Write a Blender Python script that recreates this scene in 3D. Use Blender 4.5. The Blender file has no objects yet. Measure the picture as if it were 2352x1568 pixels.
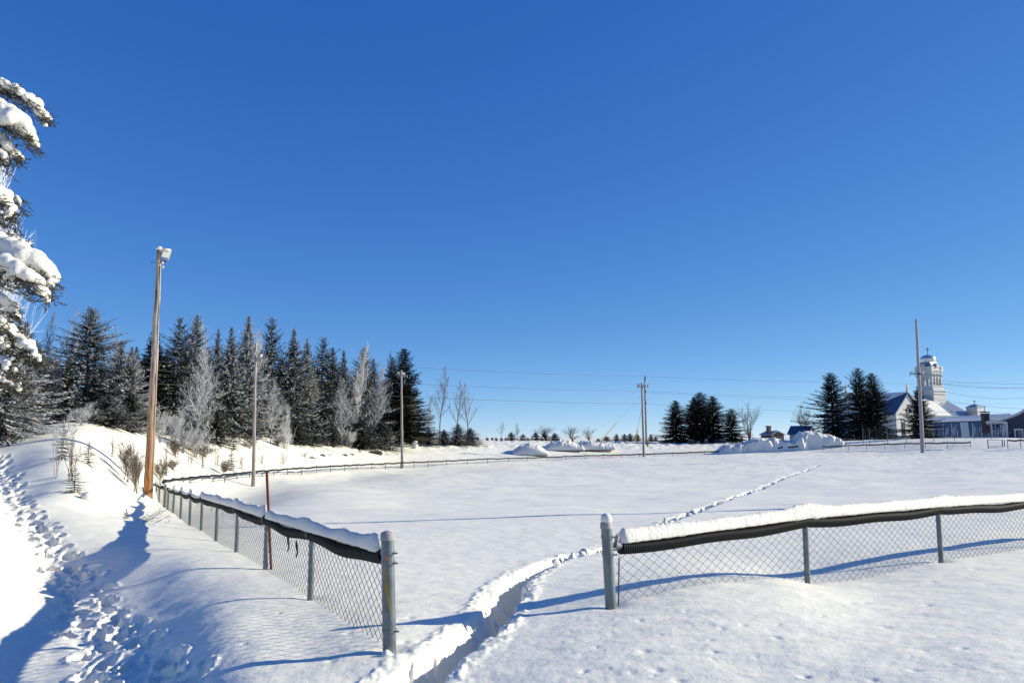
import bpy, math, random
import numpy as np
from mathutils import Vector
R = math.radians
SC = bpy.context.scene
COL = SC.collection
F0 = 1801.0; YH = 1003.0
TH = math.atan((YH - 784) / F0); CT, ST = math.cos(TH), math.sin(TH)
SUN_AZ, SUN_EL = R(80), R(21)

# ------------------------------------------------------------------ measuring: a sight line of the photo -> a point at real distance
def ray(px, py):
    u = px - 1176; v = 784 - py; d = F0 * CT - v * ST
    return u / d, (F0 * ST + v * CT) / d
def at(px, py, Y):
    a, b = ray(px, py)
    return np.array([a * Y, Y, b * Y])

# ------------------------------------------------------------------ noise
def _hash(ix, iy, s):
    h = (ix * 374761393 + iy * 668265263 + s * 974634777) & 0xFFFFFFFF
    h = ((h ^ (h >> 13)) * 1274126177) & 0xFFFFFFFF
    return ((h ^ (h >> 16)) & 0xFFFF) / 65535.0
def pnoise(x, y, s=0):
    ix = np.floor(x).astype(np.int64); iy = np.floor(y).astype(np.int64)
    fx = x - ix; fy = y - iy
    ux = fx * fx * fx * (fx * (fx * 6 - 15) + 10); uy = fy * fy * fy * (fy * (fy * 6 - 15) + 10)
    def g(a, b):
        t = _hash(ix + a, iy + b, s) * 6.2831853
        return np.cos(t) * (fx - a) + np.sin(t) * (fy - b)
    return ((g(0, 0) * (1 - ux) + g(1, 0) * ux) * (1 - uy) + (g(0, 1) * (1 - ux) + g(1, 1) * ux) * uy) * 1.5
def fbm(x, y, o=4, s=0):
    r = 0; a = 1
    for i in range(o):
        r = r + a * pnoise(x * 2 ** i, y * 2 ** i, s + i * 17); a *= .5
    return r
def sstep(a, b, x):
    t = np.clip((x - a) / (b - a), 0, 1)
    return t * t * (3 - 2 * t)

# ------------------------------------------------------------------ mesh building
class MB:
    def __init__(s): s.v = []; s.f = []; s.m = []; s.n = 0
    def add(s, v, f, m=0):
        v = np.asarray(v, float).reshape(-1, 3); f = np.asarray(f, np.int64)
        s.v.append(v); s.f.append(f + s.n); s.m.append(np.full(len(f), m)); s.n += len(v)
    def box(s, c, d, m=0, rz=0, rx=0, ry=0):
        c = np.array(c, float); h = np.array(d, float) / 2
        v = np.array([[x, y, z] for x in (-1, 1) for y in (-1, 1) for z in (-1, 1)]) * h
        if rx: v = v @ np.array([[1, 0, 0], [0, math.cos(rx), math.sin(rx)], [0, -math.sin(rx), math.cos(rx)]])
        if ry: v = v @ np.array([[math.cos(ry), 0, -math.sin(ry)], [0, 1, 0], [math.sin(ry), 0, math.cos(ry)]])
        if rz: v = v @ np.array([[math.cos(rz), math.sin(rz), 0], [-math.sin(rz), math.cos(rz), 0], [0, 0, 1]])
        s.add(v + c, [[0, 1, 3, 2], [4, 6, 7, 5], [0, 4, 5, 1], [2, 3, 7, 6], [0, 2, 6, 4], [1, 5, 7, 3]], m)
        return s
    def prism(s, poly, z0, z1, m=0):
        n = len(poly); v = [(x, y, z0) for x, y in poly] + [(x, y, z1) for x, y in poly]
        for i in range(n):
            j = (i + 1) % n
            s.add([v[i], v[j], v[n + j], v[n + i]], [[0, 1, 2, 3]], m)
        if n == 4:
            s.add(v[n:], [[0, 1, 2, 3]], m); s.add(v[:n], [[3, 2, 1, 0]], m)
        else:
            for k in (0, 1):
                c = np.mean(v[k * n:k * n + n], axis=0)
                for i in range(n): s.add([c, v[k * n + i], v[k * n + (i + 1) % n], c], [[0, 1, 2, 3]], m)
        return s
    def poly(s, *pts, m=0):
        s.add(pts, [[0, 1, 2, 3]] if len(pts) == 4 else [[0, 1, 2, 2]], m); return s
    def slab(s, a, b, c, d, th, m=0):
        a, b, c, d = [np.array(p, float) for p in (a, b, c, d)]
        n = np.cross(b - a, d - a); n = n / np.linalg.norm(n) * th
        v = [a, b, c, d, a - n, b - n, c - n, d - n]
        s.add(v, [[0, 1, 2, 3], [7, 6, 5, 4], [0, 4, 5, 1], [1, 5, 6, 2], [2, 6, 7, 3], [3, 7, 4, 0]], m); return s
    def tube(s, pts, rad, n=8, m=0, caps=True, rz=None):
        P = np.asarray(pts, float); K = len(P); rad = np.broadcast_to(np.asarray(rad, float), (K,))
        T = np.gradient(P, axis=0); T /= np.linalg.norm(T, axis=1)[:, None] + 1e-12
        up = np.array([0, 0, 1.0]); 
        if abs(T[:, 2]).mean() > .8: up = np.array([0, 1.0, 0])
        A = np.cross(T, up); A /= np.linalg.norm(A, axis=1)[:, None] + 1e-12
        B = np.cross(A, T)
        t = np.arange(n) / n * 2 * math.pi
        rz_ = rad if rz is None else np.broadcast_to(np.asarray(rz, float), (K,))
        V = P[:, None, :] + A[:, None, :] * (np.cos(t)[None, :, None] * rad[:, None, None]) + B[:, None, :] * (np.sin(t)[None, :, None] * rz_[:, None, None])
        i = np.arange(K - 1)[:, None] * n; j = np.arange(n)[None, :]; j2 = (j + 1) % n
        Fq = np.stack([i + j, i + j2, i + n + j2, i + n + j], -1).reshape(-1, 4)
        s.add(V.reshape(-1, 3), Fq, m)
        if caps:
            for k in (0, K - 1):
                ring = V[k]; c = P[k]
                s.add(np.vstack([ring, c]), [[a, (a + 1) % n, n, n] for a in range(n)], m)
        return s
    def segs(s, A, B, ra, rb, n=3, m=0):
        A = np.asarray(A, float); B = np.asarray(B, float); K = len(A)
        if K == 0: return s
        ra = np.broadcast_to(np.asarray(ra, float), (K,)); rb = np.broadcast_to(np.asarray(rb, float), (K,))
        T = B - A; T /= np.linalg.norm(T, axis=1)[:, None] + 1e-12
        up = np.where(np.abs(T[:, 2:3]) > .9, np.array([[1.0, 0, 0]]), np.array([[0, 0, 1.0]]))
        a = np.cross(T, up); a /= np.linalg.norm(a, axis=1)[:, None] + 1e-12; b = np.cross(a, T)
        t = np.arange(n) / n * 2 * math.pi
        o = a[:, None, :] * np.cos(t)[None, :, None] + b[:, None, :] * np.sin(t)[None, :, None]
        V = np.concatenate([A[:, None] + o * ra[:, None, None], B[:, None] + o * rb[:, None, None]], 1)
        base = np.arange(K)[:, None] * 2 * n; j = np.arange(n)[None]; j2 = (j + 1) % n
        Fq = np.stack([base + j, base + j2, base + n + j2, base + n + j], -1).reshape(-1, 4)
        s.add(V.reshape(-1, 3), Fq, m); return s
    def ball(s, c, r, m=0, n=10, k=7, amp=0, seed=0):
        rr = random.Random(seed); c = np.array(c, float); r = np.broadcast_to(np.asarray(r, float), (3,))
        th = np.linspace(0, math.pi, k); ph = np.arange(n) / n * 2 * math.pi
        V = np.array([[math.sin(a) * math.cos(b), math.sin(a) * math.sin(b), math.cos(a)] for a in th for b in ph])
        if amp: V *= 1 + amp * np.array([[rr.uniform(-1, 1)] for _ in range(len(V))])
        i = np.arange(k - 1)[:, None] * n; j = np.arange(n)[None]; j2 = (j + 1) % n
        s.add(V * r + c, np.stack([i + n + j, i + n + j2, i + j2, i + j], -1).reshape(-1, 4), m); return s
    def mesh(s, name, mats, smooth=False):
        V = np.vstack(s.v); Fq = np.vstack(s.f); M = np.concatenate(s.m)
        me = bpy.data.meshes.new(name)
        tri = Fq[:, 2] == Fq[:, 3]
        cnt = np.where(tri, 3, 4); start = np.concatenate([[0], np.cumsum(cnt)[:-1]])
        if tri.any():
            mask = np.ones(Fq.shape, bool); mask[tri, 3] = False; idx = Fq[mask]
        else: idx = Fq.reshape(-1)
        me.vertices.add(len(V)); me.vertices.foreach_set('co', V.astype(np.float32).reshape(-1))
        me.loops.add(len(idx)); me.loops.foreach_set('vertex_index', idx.astype(np.int32))
        me.polygons.add(len(Fq)); me.polygons.foreach_set('loop_start', start.astype(np.int32))
        me.polygons.foreach_set('material_index', M.astype(np.int32))
        me.update(calc_edges=True)
        me.polygons.foreach_set('use_smooth', np.full(len(Fq), smooth))
        for m in (mats if isinstance(mats, (list, tuple)) else [mats]): me.materials.append(m)
        me.validate(); me.update()
        return me
    def build(s, name, mats, parent=None, smooth=False):
        o = bpy.data.objects.new(name, s.mesh(name, mats, smooth)); COL.objects.link(o)
        if parent is not None:
            o.parent = parent; o.location = -parent.location if parent.get('_w') else (0, 0, 0)
        return o
def tag(o, label=None, cat=None, group=None, kind=None):
    if label: o['label'] = label
    if cat: o['category'] = cat
    if group: o['group'] = group
    if kind: o['kind'] = kind
    return o
def thing(name, label, cat, loc=(0, 0, 0), group=None, rz=0, world=False):
    o = bpy.data.objects.new(name, None); COL.objects.link(o); o.location = Vector([float(c) for c in loc]); o.rotation_euler = (0, 0, rz)
    o.empty_display_size = .2
    if world: o['_w'] = 1          # its parts are given in world coordinates
    return tag(o, label, cat, group)
def copy_tree(o, parent=None):
    c = o.copy(); COL.objects.link(c); c.parent = parent
    for ch in list(o.children): copy_tree(ch, c)
    return c

# ------------------------------------------------------------------ materials
def mat(name, col, rough=.6, metal=0, bump=0, bscale=30, var=0, vscale=5, spec=.5, stretch=(1, 1, 1)):
    m = bpy.data.materials.new(name); m.use_nodes = True; nt = m.node_tree; N = nt.nodes; L = nt.links
    b = N['Principled BSDF']; b.inputs['Base Color'].default_value = (*col, 1); b.inputs['Roughness'].default_value = rough
    b.inputs['Metallic'].default_value = metal; b.inputs['Specular IOR Level'].default_value = spec
    tc = N.new('ShaderNodeTexCoord'); mp = N.new('ShaderNodeMapping'); mp.inputs['Scale'].default_value = stretch
    L.new(tc.outputs['Object'], mp.inputs['Vector'])
    if var:
        n = N.new('ShaderNodeTexNoise'); n.inputs['Scale'].default_value = vscale; n.inputs['Detail'].default_value = 6
        L.new(mp.outputs[0], n.inputs['Vector'])
        r = N.new('ShaderNodeValToRGB'); r.color_ramp.elements[0].position = .3; r.color_ramp.elements[1].position = .7
        r.color_ramp.elements[0].color = tuple(c * (1 - var) for c in col) + (1,)
        r.color_ramp.elements[1].color = tuple(min(1, c * (1 + var)) for c in col) + (1,)
        L.new(n.outputs['Fac'], r.inputs[0]); L.new(r.outputs[0], b.inputs['Base Color'])
    if bump:
        n = N.new('ShaderNodeTexNoise'); n.inputs['Scale'].default_value = bscale; n.inputs['Detail'].default_value = 5
        L.new(mp.outputs[0], n.inputs['Vector'])
        bp = N.new('ShaderNodeBump'); bp.inputs['Strength'].default_value = 1; bp.inputs['Distance'].default_value = bump
        L.new(n.outputs['Fac'], bp.inputs['Height']); L.new(bp.outputs[0], b.inputs['Normal'])
    return m
def snow_mat(name, grain=.006, gs=60, ripple=0, col=(.93, .895, .76, 1)):
    m = bpy.data.materials.new(name); m.use_nodes = True; nt = m.node_tree; N = nt.nodes; L = nt.links
    b = N['Principled BSDF']; b.inputs['Base Color'].default_value = col; b.inputs['Roughness'].default_value = .55
    b.inputs['Specular IOR Level'].default_value = .25
    tc = N.new('ShaderNodeTexCoord')
    n = N.new('ShaderNodeTexNoise'); n.inputs['Scale'].default_value = gs; n.inputs['Detail'].default_value = 4; n.inputs['Roughness'].default_value = .7
    L.new(tc.outputs['Object'], n.inputs['Vector'])
    bp = N.new('ShaderNodeBump'); bp.inputs['Distance'].default_value = grain
    L.new(n.outputs['Fac'], bp.inputs['Height'])
    if ripple:
        mp = N.new('ShaderNodeMapping'); mp.inputs['Scale'].default_value = (.5, 2.0, 1)
        L.new(tc.outputs['Object'], mp.inputs['Vector'])
        n2 = N.new('ShaderNodeTexNoise'); n2.inputs['Scale'].default_value = 2.2; n2.inputs['Detail'].default_value = 5
        L.new(mp.outputs[0], n2.inputs['Vector'])
        b2 = N.new('ShaderNodeBump'); b2.inputs['Distance'].default_value = ripple
        L.new(n2.outputs['Fac'], b2.inputs['Height']); L.new(b2.outputs[0], bp.inputs['Normal'])
    L.new(bp.outputs[0], b.inputs['Normal'])
    # glinting crystals: a few grains are mirror-smooth
    v = N.new('ShaderNodeTexVoronoi'); v.inputs['Scale'].default_value = 130
    L.new(tc.outputs['Object'], v.inputs['Vector'])
    r = N.new('ShaderNodeMapRange'); r.inputs['From Min'].default_value = .0; r.inputs['From Max'].default_value = .06
    sx = N.new('ShaderNodeSeparateXYZ'); L.new(v.outputs['Color'], sx.inputs[0]); L.new(sx.outputs[0], r.inputs['Value'])
    r.inputs['To Min'].default_value = .12; r.inputs['To Max'].default_value = .6
    L.new(r.outputs[0], b.inputs['Roughness'])
    return m
def pole_mat(name, top, bottom, z0, z1, dark):
    m = mat(name, top, .8, bump=.004, bscale=12, stretch=(6, 6, .5)); nt = m.node_tree; N = nt.nodes; L = nt.links
    b = N['Principled BSDF']; tc = N.new('ShaderNodeTexCoord'); sp = N.new('ShaderNodeSeparateXYZ'); L.new(tc.outputs['Object'], sp.inputs[0])
    mr = N.new('ShaderNodeMapRange'); mr.inputs['From Min'].default_value = z0; mr.inputs['From Max'].default_value = z1; L.new(sp.outputs[2], mr.inputs['Value'])
    c = N.new('ShaderNodeMixRGB'); c.inputs[1].default_value = (*bottom, 1); c.inputs[2].default_value = (*top, 1); L.new(mr.outputs[0], c.inputs[0])
    mp = N.new('ShaderNodeMapping'); mp.inputs['Scale'].default_value = (9, 9, .8); L.new(tc.outputs['Object'], mp.inputs['Vector'])
    n = N.new('ShaderNodeTexNoise'); n.inputs['Scale'].default_value = 1.6; n.inputs['Detail'].default_value = 7; L.new(mp.outputs[0], n.inputs['Vector'])
    r = N.new('ShaderNodeMapRange'); r.inputs['From Min'].default_value = .5; r.inputs['From Max'].default_value = .68; r.inputs['To Max'].default_value = dark
    L.new(n.outputs['Fac'], r.inputs['Value'])
    d = N.new('ShaderNodeMixRGB'); d.inputs[2].default_value = (.05, .025, .012, 1); L.new(r.outputs[0], d.inputs[0]); L.new(c.outputs[0], d.inputs[1])
    L.new(d.outputs[0], b.inputs['Base Color'])
    return m
def post_mat():
    m = mat('galvanised_post', (.15, .175, .185), .42, .35, var=.25, vscale=9, bump=.0004, bscale=40); return m
M = dict(
    snow=snow_mat('snow_ground', .0042, 45, .03), snowcap=snow_mat('snow_cap', .016, 34, 0, (.80, .775, .70, 1)), frost=mat('frost', (.56, .565, .57), .8, var=.3, vscale=3), nearfrost=mat('near_frost', (.75, .77, .8), .7),
    needle=mat('needles', (.016, .022, .010), .85, var=.55, vscale=1.5, spec=.1), needle_far=mat('dark_needles', (.010, .014, .008), .85, var=.5, vscale=1, spec=.1),
    needle_near=mat('needles_near', (.028, .036, .012), .75, var=.5, vscale=3, spec=.2),
    bark=mat('bark', (.09, .075, .065), .9, bump=.01, bscale=20, var=.3), twig=mat('frosted_twig', (.27, .255, .245), .8, var=.25, vscale=2), rime=mat('rimed_twig', (.52, .52, .53), .75, var=.15, vscale=4),
    brown=mat('brown_twig', (.12, .088, .065), .9), post=post_mat(), steel=mat('fence_wire', (.13, .135, .14), .5, .5),
    pad=mat('black_pipe', (.006, .006, .0065), .55, spec=.22), rust=mat('rusty_steel', (.16, .028, .014), .7, var=.4, vscale=30),
    yellow=mat('yellow_paint', (.35, .24, .02), .7), yell2=mat('yellow_sleeve', (.62, .48, .08), .6), orange=mat('orange_paint', (.55, .15, .02), .7),
    cedar=pole_mat('pale_pine_pole', (.40, .34, .29), (.40, .175, .058), .6, 5.5, .95), grey=pole_mat('grey_weathered_pole', (.33, .305, .28), (.25, .22, .2), 0, 7, .35),
    greylight=mat('pale_grey_pole', (.34, .32, .32), .8, var=.15, vscale=6), lamp=mat('lamp_housing', (.27, .28, .29), .4, .2), glass=mat('lamp_glass', (.4, .43, .45), .15),
    dark=mat('dark_metal', (.03, .03, .032), .6), rubber=mat('black_rubber', (.008, .008, .008), .8),
    white=mat('white_clapboard', (.43, .43, .425), .6, bump=.02, bscale=3, stretch=(.05, .05, 6)), tin=mat('tin_roof', (.35, .38, .42), .35, .5, var=.1, vscale=2), silver=mat('silver_dome', (.55, .57, .6), .32, .7),
    roofblue=mat('blue_metal_roof', (.07, .115, .18), .4, .2, var=.2, vscale=1), navy=mat('navy_siding', (.006, .016, .055), .6, bump=.01, bscale=3, stretch=(.1, .1, 8)),
    trim=mat('white_trim', (.5, .5, .5), .5), brick=mat('brown_brick', (.12, .075, .06), .9, var=.3, vscale=12), stone=mat('headstone', (.2, .19, .19), .7, var=.3, vscale=6), stone2=mat('brown_headstone', (.16, .11, .095), .7, var=.2, vscale=6),
    window=mat('window_glass', (.03, .04, .05), .1), bell=mat('bronze', (.05, .05, .045), .4, .6), door=mat('door_grey', (.2, .19, .15), .6),
    icicle=mat('ice', (.7, .75, .8), .15), cable=mat('cable', (.05, .05, .055), .6), strap=mat('strap', (.012, .012, .01), .8), car=mat('car_paint', (.03, .035, .045), .3), car2=mat('silver_car_paint', (.4, .42, .44), .3, .4),
)

# ------------------------------------------------------------------ fence lines (measured: equal post spacing)
LP = [np.array([-.879 - 1.12 * i, 5.851 + 2.168 * i]) for i in range(9)]
for px, Y in ((386, 25.4), (378, 27.2), (365, 29.4), (357, 31.3)): LP.append(np.array([ray(px, 1150)[0] * Y, Y]))
L_BASE = [-1.51, -1.58, -1.68, -1.77, -1.88, -1.96, -2.06, -2.15, -2.21, -2.28, -2.31, -2.36, -2.42]
L_RAIL = [-.867, -.965, -1.045, -1.115, -1.205, -1.285, -1.365, -1.45, -1.55, -1.64, -1.71, -1.78, -1.80]
RP = [np.array([.851 + 2.292 * i, 6.978 + 1.608 * i]) for i in range(5)]
R_BASE = [-1.44, -1.53, -1.57, -1.6, -1.63]; R_RAIL = [-.965, -.905, -.925, -.97, -1.0]
# outfield fence: posts, photo column -> marched at equal spacing
OX = [381, 402, 420, 436, 463.5, 489, 516, 544, 573, 602, 629, 660, 693, 727, 759, 792, 820, 854, 885, 920, 951, 983, 1026, 1074, 1120, 1168, 1211, 1257, 1300, 1344, 1386, 1427, 1469, 1504, 1545, 1585, 1619, 1655, 1690]
OBY = lambda x: np.interp(x, [357, 381, 436, 489, 544, 573, 693, 792, 854, 924, 1026, 1120, 1211, 1300, 1427, 1545, 1655, 1690], [1142, 1130, 1117, 1113, 1106, 1102, 1092, 1084, 1080.5, 1075, 1070, 1064, 1060.5, 1056.5, 1050.5, 1046.5, 1042, 1041])
ORY = lambda x: np.interp(x, [357, 381, 402, 436, 489, 544, 602, 693, 792, 920, 1026, 1120, 1211, 1344, 1469, 1585, 1690], [1107, 1103, 1100, 1095, 1091, 1086, 1080, 1073.5, 1068, 1062, 1057.5, 1053, 1051, 1045.5, 1042.5, 1038, 1034])
OYD = lambda x: np.interp(x, [357, 402, 463, 544, 629, 727, 820, 920, 1026, 1168, 1300, 1427, 1545, 1690], [31.3, 36, 41, 47.5, 54, 61, 68, 75, 81.5, 89, 94, 97, 98.5, 98])
OP = []
for x in OX:
    b = at(x, OBY(x), float(OYD(x))); r = at(x, ORY(x), float(OYD(x))); OP.append((b[0], b[1], b[2], r[2]))
O2X = [1890, 1911, 1949, 1991, 2033, 2079, 2126, 2177, 2230, 2266, 2289]
O2B = lambda x: np.interp(x, [1890, 1991, 2126, 2230, 2300], [1036, 1034.5, 1031, 1029.5, 1028.5])
O2R = lambda x: np.interp(x, [1884, 1911, 1935, 1960, 2079, 2230, 2300], [1025, 1024.5, 1024, 1021.5, 1018, 1015, 1012])
O2D = lambda x: np.interp(x, [1890, 2033, 2177, 2300], [94, 88, 80, 74])
OP2 = []
for x in O2X:
    b = at(x, O2B(x), float(O2D(x))); r = at(x, O2R(x), float(O2D(x))); OP2.append((b[0], b[1], b[2], r[2]))

# ------------------------------------------------------------------ terrain: thin-plate surface through surveyed points + detail
CP = []
def cp(*pts):
    for px, py, Y in pts: CP.append(tuple(at(px, py, Y)))
for p, z in zip(LP, L_BASE): CP.append((p[0], p[1], z))
for p, z in zip(RP, R_BASE): CP.append((p[0], p[1], z))
for p in OP[3::3]: CP.append(p[:3])
for p in OP2[1::3]: CP.append(p[:3])
# ground in front and the mown field under snow
def cph(*pts):
    for px, py, h in pts:
        b = ray(px, py)[1]; Y = -h / b; CP.append(tuple(at(px, py, Y)))
cp((1632, 1337, 7.75), (1788, 1324, 8.36), (1700, 1345, 7.6)); CP.append((6.3, 11.5, -1.62)); CP.append((3.2, 9.6, -1.66)); CP.append((9.5, 14.5, -1.68))
cph((1176, 1300, 1.70), (1117, 1425, 1.52), (1000, 1480, 1.53), (900, 1568, 1.56), (1300, 1440, 1.46), (1400, 1568, 1.46), (1700, 1500, 1.42), (2000, 1400, 1.47), (2300, 1500, 1.35), (2340, 1330, 1.5), (700, 1500, 1.57), (1400, 1700, 1.5), (800, 1700, 1.6))
_f = np.array([(p[0], p[1], z) for p, z in list(zip(LP, L_BASE))[3:]] + [p[:3] for p in OP] + [p[:3] for p in OP2] * 3 + [(p[0], p[1], z) for p, z in zip(RP, R_BASE)] * 2 + [(0, 8, -1.62), (0, 14, -1.85)] * 2)
_q = lambda X, Y: np.stack([np.ones_like(X), X, Y, X * X, X * Y, Y * Y], -1)
_co = np.linalg.lstsq(_q(_f[:, 0], _f[:, 1]), _f[:, 2], rcond=None)[0]
_lx = lambda Y: np.interp(Y, [5.8, 31.3, 41, 47.5, 54, 61, 68, 75, 81.5, 89, 94, 97], [-.9, -13.9, -15.9, -16.4, -16.2, -15, -13, -10.3, -7, 0, 7, 14])
for _Y in (11, 14, 20, 28, 38, 50, 62, 74, 86, 93):
    for _t in (-.4, -.28, -.14, 0, .14, .28, .42, .58):
        _x = _t * _Y
        if _x > _lx(_Y) + 2.2 and _Y < np.interp(_x, [0, 14, 30, 45], [88, 96, 94, 72]) - 3 and not (_x > 2 and _Y < 13):
            CP.append((_x, _Y, float(_q(np.array([_x]), np.array([float(_Y)]))[0] @ _co)))
# bank between fence and path, its crest, the path, the hillside
cph((588, 1565, 1.58), (517, 1448, 1.58), (487, 1395, 1.6), (427, 1308, 1.64), (378, 1292, 1.70), (600, 1440, 1.58))
cp((302, 1271, 11.8), (189, 1233, 13.4), (125, 1203, 14.6), (91, 1142, 18), (55, 1085, 22), (33, 1030, 27), (25, 985, 36), (60, 972, 40))
cph((560, 1450, 1.575), (470, 1330, 1.645), (480, 1560, 1.645), (440, 1500, 1.688), (400, 1440, 1.732), (340, 1350, 1.80), (400, 1530, 1.748), (330, 1400, 1.84), (330, 1560, 1.83), (250, 1500, 1.86), (200, 1400, 1.88), (150, 1300, 1.88), (100, 1450, 1.9), (60, 1330, 1.88), (0, 1500, 1.93), (450, 1620, 1.74), (100, 1620, 1.93))
cp((75, 1222, 14.7), (40, 1160, 19), (10, 1090, 24.5), (-10, 1020, 36), (-30, 985, 44), (-60, 1200, 12), (-60, 1300, 9), (-150, 1100, 17), (-60, 975, 40), (-150, 1000, 32))
cp((300, 1180, 19), (240, 1165, 19.5), (262, 1130, 22), (200, 1100, 20.5), (150, 1060, 23.5), (290, 1140, 25), (330, 1150, 26), (345, 1143, 28.5),
   (200, 1045, 26), (120, 1020, 27), (250, 1075, 27), (130, 975, 34), (210, 978, 34), (300, 1004, 36), (290, 1040, 31), (340, 1060, 33), (360, 1100, 33),
   (350, 1018, 40), (400, 1070, 39), (450, 1083, 42), (430, 1045, 46), (500, 1055, 50), (460, 1012, 54), (380, 1000, 50), (560, 1002, 60), (640, 1065, 60), (640, 1013, 68), (760, 1052, 70), (750, 1018, 78), (540, 1078, 50),
   (900, 1048, 84), (900, 1022, 91), (1080, 1042, 94), (1080, 1023, 101), (1250, 1041, 100), (1250, 1023, 107), (1450, 1036, 106), (1450, 1022, 113), (1640, 1032, 108), (1640, 1021, 115),
   (1950, 1026, 97), (1950, 1017, 101), (2080, 1025, 88), (2080, 1015, 92), (2200, 1022, 81), (2200, 1013, 85), (2330, 1020, 76), (2330, 1012, 80), (1800, 1035, 99), (1800, 1020, 112))
for bdeg in (-33, -26, -20, -12, -4, 4, 12, 20, 27, 34):
    for rr, zz in ((150, -1.0), (260, -1.1)):
        z = (.1 if bdeg < -10 else zz)
        CP.append((math.sin(R(bdeg)) * rr, math.cos(R(bdeg)) * rr, z))
for bdeg, r_, z in ((-50, 6, -1.9), (-50, 12, -1.4), (-50, 30, .3), (50, 6, -1.4), (50, 12, -1.5), (50, 30, -1.6), (50, 80, -1.3), (-50, 80, .5), (0, 2.5, -1.6), (-30, 2.5, -1.75), (30, 2.5, -1.5), (-20, 75, .15), (-13, 110, -.6)):
    CP.append((math.sin(R(bdeg)) * r_, math.cos(R(bdeg)) * r_, z))
CP = np.array(CP)
def warp(X, Y):
    th = np.clip(np.arctan2(X, np.maximum(Y, .01)), -R(55), R(55)); r = np.clip(np.hypot(X, Y), 2.0, 300)
    return np.stack([th * 2.6, np.log(r)], -1)
def tps_u(d2): return np.where(d2 > 1e-12, d2 * np.log(d2 + 1e-12), 0)
_c = warp(CP[:, 0], CP[:, 1]); _n = len(_c)
_K = tps_u(((_c[:, None] - _c[None]) ** 2).sum(-1)) + np.eye(_n) * .009
_P = np.hstack([np.ones((_n, 1)), _c]); _A = np.block([[_K, _P], [_P.T, np.zeros((3, 3))]])
_w = np.linalg.solve(_A, np.concatenate([CP[:, 2], np.zeros(3)]))
def base_z(X, Y):
    X = np.atleast_1d(np.asarray(X, float)); Y = np.atleast_1d(np.asarray(Y, float)); out = np.empty(len(X))
    for i in range(0, len(X), 20000):
        q = warp(X[i:i + 20000], Y[i:i + 20000])
        out[i:i + 20000] = tps_u(((q[:, None] - _c[None]) ** 2).sum(-1)) @ _w[:_n] + _w[_n] + q @ _w[_n + 1:]
    return out
def gz(x, y): return float(base_z([x], [y])[0])
def hit(px, py, y0=2.5, y1=300):
    a, b = ray(px, py); Ys = np.exp(np.linspace(math.log(y0), math.log(y1), 700))
    dz = b * Ys - base_z(a * Ys, Ys); k = np.nonzero(dz < 0)[0]
    Y = Ys[k[0]] if len(k) else y1
    return np.array([a * Y, Y])
def pline(P, X, Y):
    """signed distance (right of travel positive) and arclength to a polyline"""
    best = np.full(X.shape, 1e9); sd = np.zeros(X.shape); al = np.zeros(X.shape); s0 = 0
    for a, b in zip(P[:-1], P[1:]):
        d = b - a; L = np.hypot(*d); d = d / L
        t = np.clip((X - a[0]) * d[0] + (Y - a[1]) * d[1], 0, L)
        ex = X - a[0] - d[0] * t; ey = Y - a[1] - d[1] * t; dist = np.hypot(ex, ey); m = dist < best
        best = np.where(m, dist, best); sd = np.where(m, dist * np.sign(ex * d[1] - ey * d[0]), sd); al = np.where(m, s0 + t, al); s0 += L
    return sd, al
def smooth_line(P, k=3):
    P = np.array(P)
    for _ in range(k):
        Q = [P[0]]
        for a, b in zip(P[:-1], P[1:]): Q += [a * .75 + b * .25, a * .25 + b * .75]
        P = np.array(Q + [P[-1]])
    return P
TR = smooth_line([hit(*p) for p in ((850, 1680), (962, 1568), (1015, 1520), (1083, 1476), (1121, 1432), (1152, 1401), (1172, 1366), (1190, 1335), (1230, 1307), (1300, 1281), (1393, 1258), (1480, 1225), (1560, 1189), (1640, 1158), (1720, 1130), (1800, 1098), (1884, 1067))], 2)
TRAIL = smooth_line([hit(*p) for p in ((360, 1660), (305, 1568), (275, 1500), (235, 1430), (195, 1375), (150, 1310), (105, 1255), (65, 1210), (40, 1165), (10, 1100), (-12, 1050))], 2)
TRACK = smooth_line([hit(*p) for p in ((40, 1700), (120, 1568), (130, 1450), (125, 1350), (90, 1270), (40, 1210), (10, 1160))], 2)
rng = np.random.default_rng(4)
FEET = []
def mkfeet(P, step, off, jit, depth, lmax=99):
    s0 = 0; side = 1; nxt = 0
    for a, b in zip(P[:-1], P[1:]):
        d = b - a; L = np.hypot(*d); u = d / L
        while nxt < s0 + L and nxt < lmax:
            p = a + u * (nxt - s0); side = -side; n = np.array([u[1], -u[0]])
            p = p + n * (off * side + rng.normal(0, jit)) + u * rng.normal(0, jit)
            FEET.append((p[0], p[1], math.atan2(u[1], u[0]) + rng.normal(0, .3), rng.uniform(.8, 1.15), depth * rng.uniform(.7, 1.2))); nxt += step
        s0 += L
mkfeet(TRAIL, .33, .12, .04, .13); mkfeet(TRAIL, .43, .27, .05, .09)
mkfeet(TR, .37, .045, .02, .09, 7.5)
DIMPLE = [(*hit(px, py), rng.uniform(.022, .04), .012) for px, py in ((1470, 1425), (1510, 1540), (1640, 1497), (1480, 1496), (1560, 1563), (2210, 1490), (2130, 1388), (1990, 1383), (2140, 1335), (1955, 1385), (2035, 1440), (1785, 1465), (2240, 1310), (940, 1420), (930, 1475), (965, 1472), (935, 1500), (800, 1456), (760, 1520), (640, 1410), (560, 1480), (1340, 1540), (2100, 1540), (1850, 1555))] + [(*hit(rng.uniform(1300, 2340), rng.uniform(1400, 1566)), rng.uniform(.012, .03), .008) for _ in range(22)]
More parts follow.
